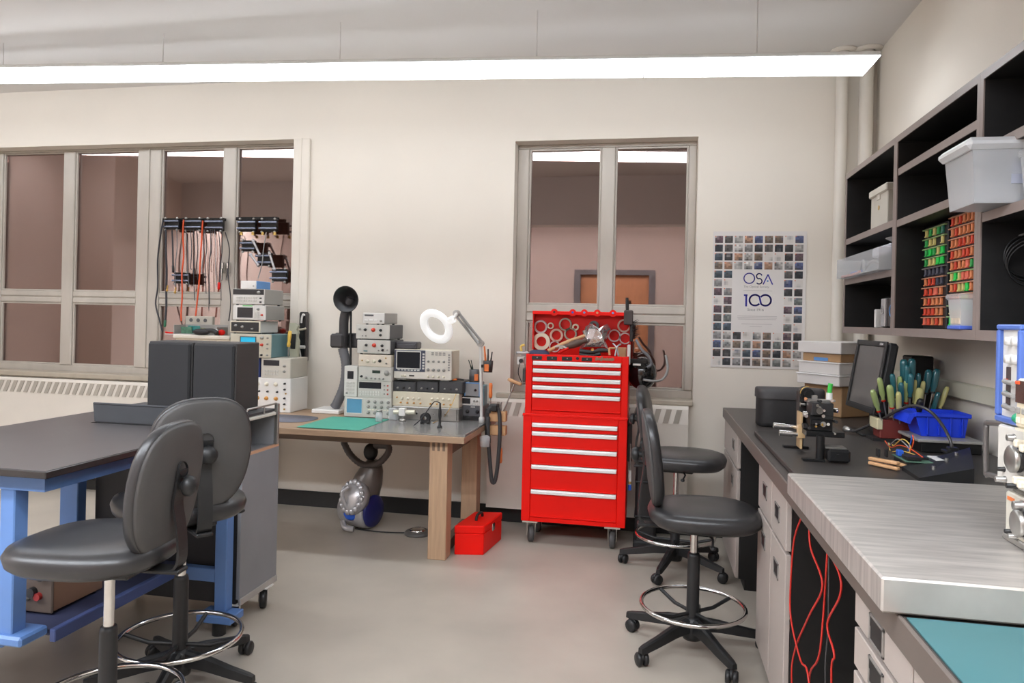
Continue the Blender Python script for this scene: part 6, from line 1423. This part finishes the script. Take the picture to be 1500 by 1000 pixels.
# brush standing behind the right end
a_ = tp(918.5, 436, YLd-.03); c_ = tp(919, 456, YLd-.03)
t = thing('brush', 'black-handled brush hooked on the right end of the red lid', 'brush', (c_.x, YLd-.03, c_.z))
b = B(); b.tube([a_, (a_+c_)/2, c_], [.010, .012, .011], 10); part(t, 'handle', b, M_bplas)
q = tp(921, 465, YLd-.03); b = B(); b.box(q.x-.03, q.x+.03, YLd-.10, YLd-.0825+.06, q.z-.05, c_.z+.008, .006); part(t, 'block', b, mat('brush_block', (70, 60, 58), .6))
b = B()
for i in range(14):
    rr = random.Random(i); b.cyl((q.x+rr.uniform(.02, .03), YLd-.06+rr.uniform(-.03, .03), q.z-.03-.008*i), (q.x+.055+rr.uniform(0, .02), YLd-.06+rr.uniform(-.03, .03), q.z-.01-.009*i), .003, .001, n=5)
b.box(q.x+.01, q.x+.032, YLd-.08, YLd-.04, q.z-.16, q.z-.02, .004)
part(t, 'bristles', b, M_bplas, None, 'stuff')
# glossy hood with hose behind the chest
q = tp(944, 545, 4.80)
t = thing('face_shield', 'glossy black domed hood hanging on the right side of the red chest', 'hood', (q.x, 4.8, q.z-.1))
b = B(); 
b.ell((q.x-.015, 4.77, q.z-.005), (.095, .09, .11), 22, 14); part(t, 'dome', b, mat('hood_gloss', (22, 21, 22), .12, coat=.5))
b = B(); b.tube([tp(932, 498, 4.72), tp(940, 512, 4.68), tp(950, 522, 4.67), tp(954, 533, 4.67), tp(948, 538, 4.665)], .009, 8, smooth=6); part(t, 'grey_tube', b, M_hose)
b = B(); b.tube([tp(975, 520, 4.78), tp(978, 540, 4.76), tp(971, 555, 4.74), tp(958, 558, 4.68), tp(942, 556, 4.66)], .008, 8, smooth=6); part(t, 'grey_tube', b, M_gryw)
b = B(); b.box(-.135, q.x+.02, 4.70, 4.75, q.z+.06, q.z+.09, .004); part(t, 'hanger', b, M_bmet)
b = B(); p_ = tp(934, 534, 4.66); b.box(p_.x-.03, p_.x+.02, 4.655, 4.665, p_.z-.006, p_.z+.006, .001); part(t, 'white_label', b, M_white)
# left side: outlet plate, black clip
t = thing('outlet_plate', 'small white outlet plate with black plug at the left side of the red chest', 'outlet', tuple(tp(763, 528, 4.66)))
p = tp(763, 528, 4.66); b = B(); b.box(p.x-.024, p.x+.022, 4.655, 4.67, p.z-.026, p.z+.026, .003); b.box(p.x-.02, -.792, 4.67, 4.70, p.z-.02, p.z+.02); part(t, 'plate', b, M_white)
b = B(); b.cyl((p.x+.004, 4.655, p.z), (p.x+.004, 4.63, p.z), .013, n=14); part(t, 'plug', b, M_bplas)
b = B(); b.tube([(p.x, 4.63, p.z-.01), (p.x-.012, 4.64, p.z-.08), (p.x+.01, 4.65, p.z-.14)], .003, 6, smooth=5); part(t, 'cord', b, M_bplas)
p = tp(771, 549, 4.62); b = B(); b.box(p.x-.022, -.7925, 4.60, 4.66, p.z-.045, p.z+.045, .005); solo('magnetic_clip', b, mat('clip_charcoal', (62, 60, 60), .45), 'charcoal magnetic holder stuck on the left side of the red chest', 'holder')
p = tp(764, 516, 4.66); b = B(); b.pad([(p.x+.01, 4.66, p.z-.012, .045, .03), (p.x+.01, 4.66, p.z+.004, .05, .034), (p.x+.01, 4.66, p.z+.008, .03, .02)], 20, 2.4); b.box(p.x, -.791, 4.65, 4.69, p.z-.022, p.z-.012); md = solo('magnet_dish', b, M_silv, 'pale magnetic dish at the left top corner of the red chest', 'dish')
b = B(); b.tube([(p.x+.0, 4.66, p.z+.006), (p.x-.004, 4.66, p.z+.04), (p.x+.02, 4.66, p.z+.05)], .008, 8, smooth=4); part(md, 'yellow_hook', b, M_yelw)

# black slim bin between the chest and the stools
t = thing('floor_tower', 'tall slim black bin standing between the red cabinet and the stools', 'bin', (.0, 4.72, 0))
x0, x1 = at(930, 740, Y=4.66).x, at(952, 740, Y=4.66).x
b = B(); b.box(x0, x1+.04, 4.66, 4.86, .012, .62, .015); part(t, 'body', b, mat('bin_black', (34, 33, 34), .4))
for z in (.20, .42, .55): b = B(); b.box(x0-.004, x1+.044, 4.652, 4.866, z, z+.012, .004); part(t, 'band', b, M_bplas)
b = B(); b.box(x0-.008, x1+.048, 4.648, 4.87, 0, .05, .01); part(t, 'foot', b, M_bplas)

# ------------------------------------------------------------------ small red tool box on the floor
c0 = Vector((-.979, 4.282, 0)); ex = Vector((-.172, -.033, 0)).normalized(); ey = Vector((.041, .333, 0)).normalized()
W_, L_, H_ = .178, .34, .178
t = thing('toolbox', 'small red steel toolbox on the floor beside the oak bench leg', 'toolbox', (-1.05, 4.43, 0))
def tb(u0, u1, v0, v1, z0, z1, bev=.003):
    b = B(); b.box(u0, u1, v0, v1, z0, z1, bev); b.v = [tuple(c0-ex*p[0]*-1+ey*p[1]+Vector((0, 0, p[2]))) for p in b.v]; return b
part(t, 'base', tb(0, W_, 0, L_, 0, H_*.72), M_red)
part(t, 'lid', tb(-.003, W_+.003, -.003, L_+.003, H_*.72+.001, H_, .006), M_red)
part(t, 'latch', tb(-.006, -.001, L_*.44, L_*.56, H_*.6, H_*.86, .001), M_chrome)
hp = [c0+ex*.09+ey*v+Vector((0, 0, z)) for v, z in ((.12, H_), (.125, H_+.02), (.15, H_+.032), (.20, H_+.032), (.225, H_+.02), (.23, H_))]
b = B(); b.tube(hp, .009, 10, smooth=4); part(t, 'handle', b, M_bplas)

# ------------------------------------------------------------------ canister vacuum under the bench
YV = 4.60
t = thing('vacuum_cleaner', 'silver and blue canister vacuum cleaner standing on end under the bench', 'vacuum cleaner', (-1.92, 4.6, 0))
def vp(px, py, Y=YV): return at(px, py, Y=Y)
hub = vp(551, 752, 4.58); hub.z = max(hub.z, .135)
ax = Vector((.96, -.28, 0)).normalized()
wl = Vector((-1.93, 4.64, .125))
b = B(); b.lathe([(.07, -.13), (.105, -.12), (.122, -.05), (.124, .04), (.118, .09), (.10, .10), (0, .10)], wl, ax, 36); b.lathe([(0, -.135), (.07, -.13)], wl, ax, 36); part(t, 'ball_shell', b, M_silv)
b = B(); b.lathe([(.103, .10), (.110, .108), (.100, .120), (.05, .128), (0, .130)], wl, ax, 32); part(t, 'ball_wheel', b, mat('vac_wheel_navy', (28, 32, 96), .4), 'dark blue wheel face')
b = B(); p = wl+Vector((-.02, -.118, .0)); b.ell(p, (.055, .018, .05), 16, 8); part(t, 'blue_panel', b, M_bluw, 'bright blue panel')
# smoked dust bin leaning up to the right
a_ = Vector((-1.93, 4.66, .20)); c_ = vp(550, 674, 4.68)
b = B(); d = c_-a_; L = d.length; b.lathe([(.0, .0), (.108, 0), (.110, .03), (.098, L*.5), (.075, L*.8), (.045, L), (0, L)], a_, d, 28); part(t, 'dust_bin', b, M_smoke)
# cyclone cap in front: ribbed silver disc
cc = vp(517, 728, 4.54); cd_ = Vector((-.42, -.82, .3)).normalized()
b = B(); b.lathe([(0, -.05), (.11, -.05), (.118, .0), (.10, .02), (.065, .035), (0, .042)], cc, cd_, 32); cap = part(t, 'cyclone_cap', b, M_silv)
x_, y_, d_ = B.frame(cd_)
for i in range(16):
    a = 2*PI*i/16; q = cc+(x_*math.cos(a)+y_*math.sin(a))*.098+cd_*.012
    b = B(); b.ell(q, (.019, .019, .024), 10, 6); part(cap, 'rib', b, M_silv)
b = B(); b.tube([cc+x_*.07*0+Vector((-.02, -.03, .075)), cc+cd_*.06+Vector((-.03, 0, .02)), cc+cd_*.06+Vector((-.01, 0, -.05)), cc+Vector((.0, -.03, -.10))], .013, 10, smooth=5); part(t, 'carry_handle', b, M_silv)
b = B(); b.tube([Vector((-2.02, 4.55, .05)), Vector((-1.98, 4.5, .03)), Vector((-1.92, 4.5, .025))], .02, 10, smooth=4); part(t, 'inlet', b, M_silv)
q = vp(543, 668, 4.66); b = B(); b.ell(q+Vector((0, 0, .03)), (.05, .045, .06), 16, 10); part(t, 'hose_cuff', b, M_bplas)
P = [vp(503, 646, 4.64), vp(512, 664, 4.64), vp(527, 678, 4.63), vp(541, 681, 4.62), vp(556, 677, 4.62), vp(568, 664, 4.63), vp(569, 654, 4.64), vp(560, 652, 4.65), vp(549, 654, 4.66), vp(545, 668, 4.66)]
Q = spline(P, 8)
b = B(); b.tube(Q, [.021 if i % 2 else .024 for i in range(len(Q))], 12); part(t, 'hose', b, mat('vac_hose', (84, 78, 76), .5))
P = [at(520, 774, Z=.006), at(550, 778, Z=.006), at(575, 779.5, Z=.006), at(595, 780, Z=.006)]
b = B(); b.tube(P, .004, 6, smooth=6); part(t, 'power_cord', b, M_bplas)
p = at(612, 782, Z=0)
t = thing('foot_pedal', 'round dark foot pedal with a chrome cap on the floor under the bench', 'pedal', (p.x, p.y, 0))
b = B(); b.lathe([(0, 0), (.088, 0), (.09, .012), (.08, .022), (.055, .026), (0, .026)], (p.x, p.y, 0), n=32); part(t, 'base', b, mat('pedal_grey', (88, 86, 84), .4))
b = B(); b.lathe([(.055, .026), (.055, .034), (.03, .040), (0, .041)], (p.x, p.y, 0), n=28); part(t, 'chrome_cap', b, M_chrome)

# ------------------------------------------------------------------ lead racks on the left window
YW = 5.10
def lead_block(px0, py0, px1, py1, label, rows=2):
    x0, x1, z0, z1 = rect(px0, py0, px1, py1, YW)
    t = thing('lead_block', label, 'rack', ((x0+x1)/2, YW, z0), group='terminal blocks on the left window')
    b = B(); b.box(x0, x1, YW-.002, YW+.03, z0, z1, .004); b.box((x0+x1)/2-.02, (x0+x1)/2+.02, YW+.02, GY-.006, (z0+z1)/2-.02, (z0+z1)/2+.02); part(t, 'block', b, M_bmet)
    dz = (z1-z0)/(rows*2)
    for r in range(rows):
        z = z0+dz*(2*r+1); b = B(); b.cyl((x0-.008, YW-.012, z), (x1+.008, YW-.012, z), dz*.36, n=12); part(t, 'rod', b, mat('rod_blue_steel', (132, 140, 160), .25, .7))
    for x in (x0+.012, x1-.012):
        for z in (z0-.004, z1+.002): b = B(); b.ell((x, YW-.006, z), (.010, .010, .010), 10, 6); part(t, 'stud', b, M_steel)
    return x0, x1, z0, z1
for q in ((241, 320, 262, 336, 'leftmost black terminal block of the row of three on the window'), (271, 320, 295, 337, 'middle black terminal block of the row of three on the window'), (303, 320, 326, 338, 'right black terminal block of the row of three on the window'),
          (350, 321, 374, 339, 'black terminal block left of the pair on the right pane'), (382, 321, 405, 339, 'black terminal block right of the pair on the right pane'), (255, 399, 276, 415, 'single low terminal block on the window among the leads'),
          (354, 352, 373, 368, 'topmost block of the zigzag chain on the window'), (377, 370, 397, 389, 'middle block of the zigzag chain on the window'), (398, 394, 420, 412, 'lowest block of the zigzag chain on the window')):
    lead_block(*q)
for a_, c_, lab in (((240, 322), (330, 321), 'slim black hanging bar across the middle pane of the left window'), ((347, 320.5), (408, 320), 'slim black hanging bar across the right pane of the left window')):
    b = B(); p, q = at(*a_, Y=YW+.05), at(*c_, Y=YW+.05); b.box(p.x, q.x, YW+.031, YW+.05, p.z-.012, p.z+.012, .003); b.box(p.x, p.x+.02, YW+.05, GY-.037, p.z-.01, p.z+.01); b.box(q.x-.02, q.x, YW+.05, GY-.037, p.z-.01, p.z+.01); solo('hanging_bar', b, M_bmet, lab, 'bar')
for (a_, c_, lab) in (((371, 353), (380, 372), 'upper silver link of the zigzag chain'), ((367, 373), (378, 388), 'lower silver link of the zigzag chain, left side'), ((395, 372), (402, 394), 'silver link joining the two lowest zigzag blocks')):
    p, q = at(*a_, Y=YW-.02), at(*c_, Y=YW-.02); b = B(); b.cyl(p, q, .009, n=10); b.ell(p, (.014, .012, .014), 10, 6); b.ell(q, (.014, .012, .014), 10, 6); solo('link_arm', b, M_silv, lab, 'link', 'silver links of the zigzag chain')
def lead(P, m, r, label, group=None, end=None):
    Q = [at(px, py, Y=YW-.03+.0) for px, py in P]
    t = thing('test_lead', label, 'cable', tuple(Q[-1]), group=group)
    b = B(); b.tube(Q, r, 6, smooth=5); part(t, 'wire', b, m)
    if end:
        b = B(); d = (Q[-1]-Q[-2]).normalized(); b.lathe([(0, 0), (end[1], .004), (end[1], .05), (end[1]*.6, .06), (0, .06)], Q[-1]-d*.01, d, 10); part(t, 'plug', b, end[0])
lead([(269, 322), (268, 345), (269, 375), (266.5, 400), (267, 430), (265.5, 455), (265.5, 470)], M_orgw, .006, 'left of the two orange leads hanging down the window')
lead([(297, 323), (295.5, 350), (293.5, 380), (292, 410), (289, 440), (286.5, 464)], M_orgw, .006, 'right of the two orange leads hanging down the window')
lead([(239, 322), (235, 345), (231, 380), (231, 420), (228, 445), (234, 470), (238, 486)], M_blkw, .006, 'thick blue-black cable looping at the left edge of the leads')
lead([(243, 336), (243, 365), (244, 395), (243.5, 425), (243.5, 450), (242, 470)], M_blkw, .008, 'thick black lead with green end at the left of the window leads', None, (mat('plug_dkgreen', (50, 110, 80), .5), .010))
lead([(252, 337), (253, 360), (253.5, 390)], M_blkw, .006, 'short thick black lead beside the left block', None, (M_bplas, .010))
lead([(320, 338), (322, 360), (322, 395), (321, 415)], M_blkw, .003, 'thin dark lead ending in a red plug by the meeting stile', None, (M_redd, .011))
lead([(330, 340), (336, 365), (334, 400), (338, 440), (335, 470)], M_blkw, .004, 'dark cable hanging in front of the meeting stile')
lead([(390, 340), (386, 365), (384, 385), (378, 408)], M_gryw, .004, 'grey lead curving down from the right pair to the stack')
for i, (xa, xb, ye) in enumerate(((272, 277, 420), (283, 285, 440), (288, 290, 410), (299, 296, 400), (301, 302, 430), (308, 307, 445), (314, 318, 420), (311, 306, 455), (279, 281, 395), (259, 257, 420), (325, 324, 440))):
    lead([(xa, 336), (xa+(xb-xa)*.4+1, 365), (xa+(xb-xa)*.7-1, 390), (xb, ye)], M_blkw if i % 3 else M_hose, .003, '%s thin dark test lead from the left over the middle pane' % ('first second third fourth fifth sixth seventh eighth ninth tenth eleventh'.split()[sorted((272, 283, 288, 299, 301, 308, 314, 311, 279, 259, 325)).index(xa)]), 'thin dark test leads on the window')
for px, py, lab in ((244.5, 425, 'small brass connector at the left of the window leads'), (256.5, 428, 'small brass connector right of its twin near the low block')):
    p = at(px, py, Y=YW-.03); b = B(); b.cyl(p+Vector((.006, 0, .04)), p, .006, n=10); b.ell(p, (.010, .010, .012), 10, 6); solo('brass_connector', b, M_brass, lab, 'connector')
for px, lab in ((353.5, 'first'), (370.5, 'second'), (385, 'third'), (402.5, 'fourth')):
    p = at(px, 342, Y=YW-.01); b = B(); b.cyl(p+Vector((0, 0, .012)), p-Vector((0, 0, .012)), .009, .013, n=12); solo('brass_terminal', b, M_brass, 'copper terminal under the pair of blocks, %s from the left' % lab, 'terminal')
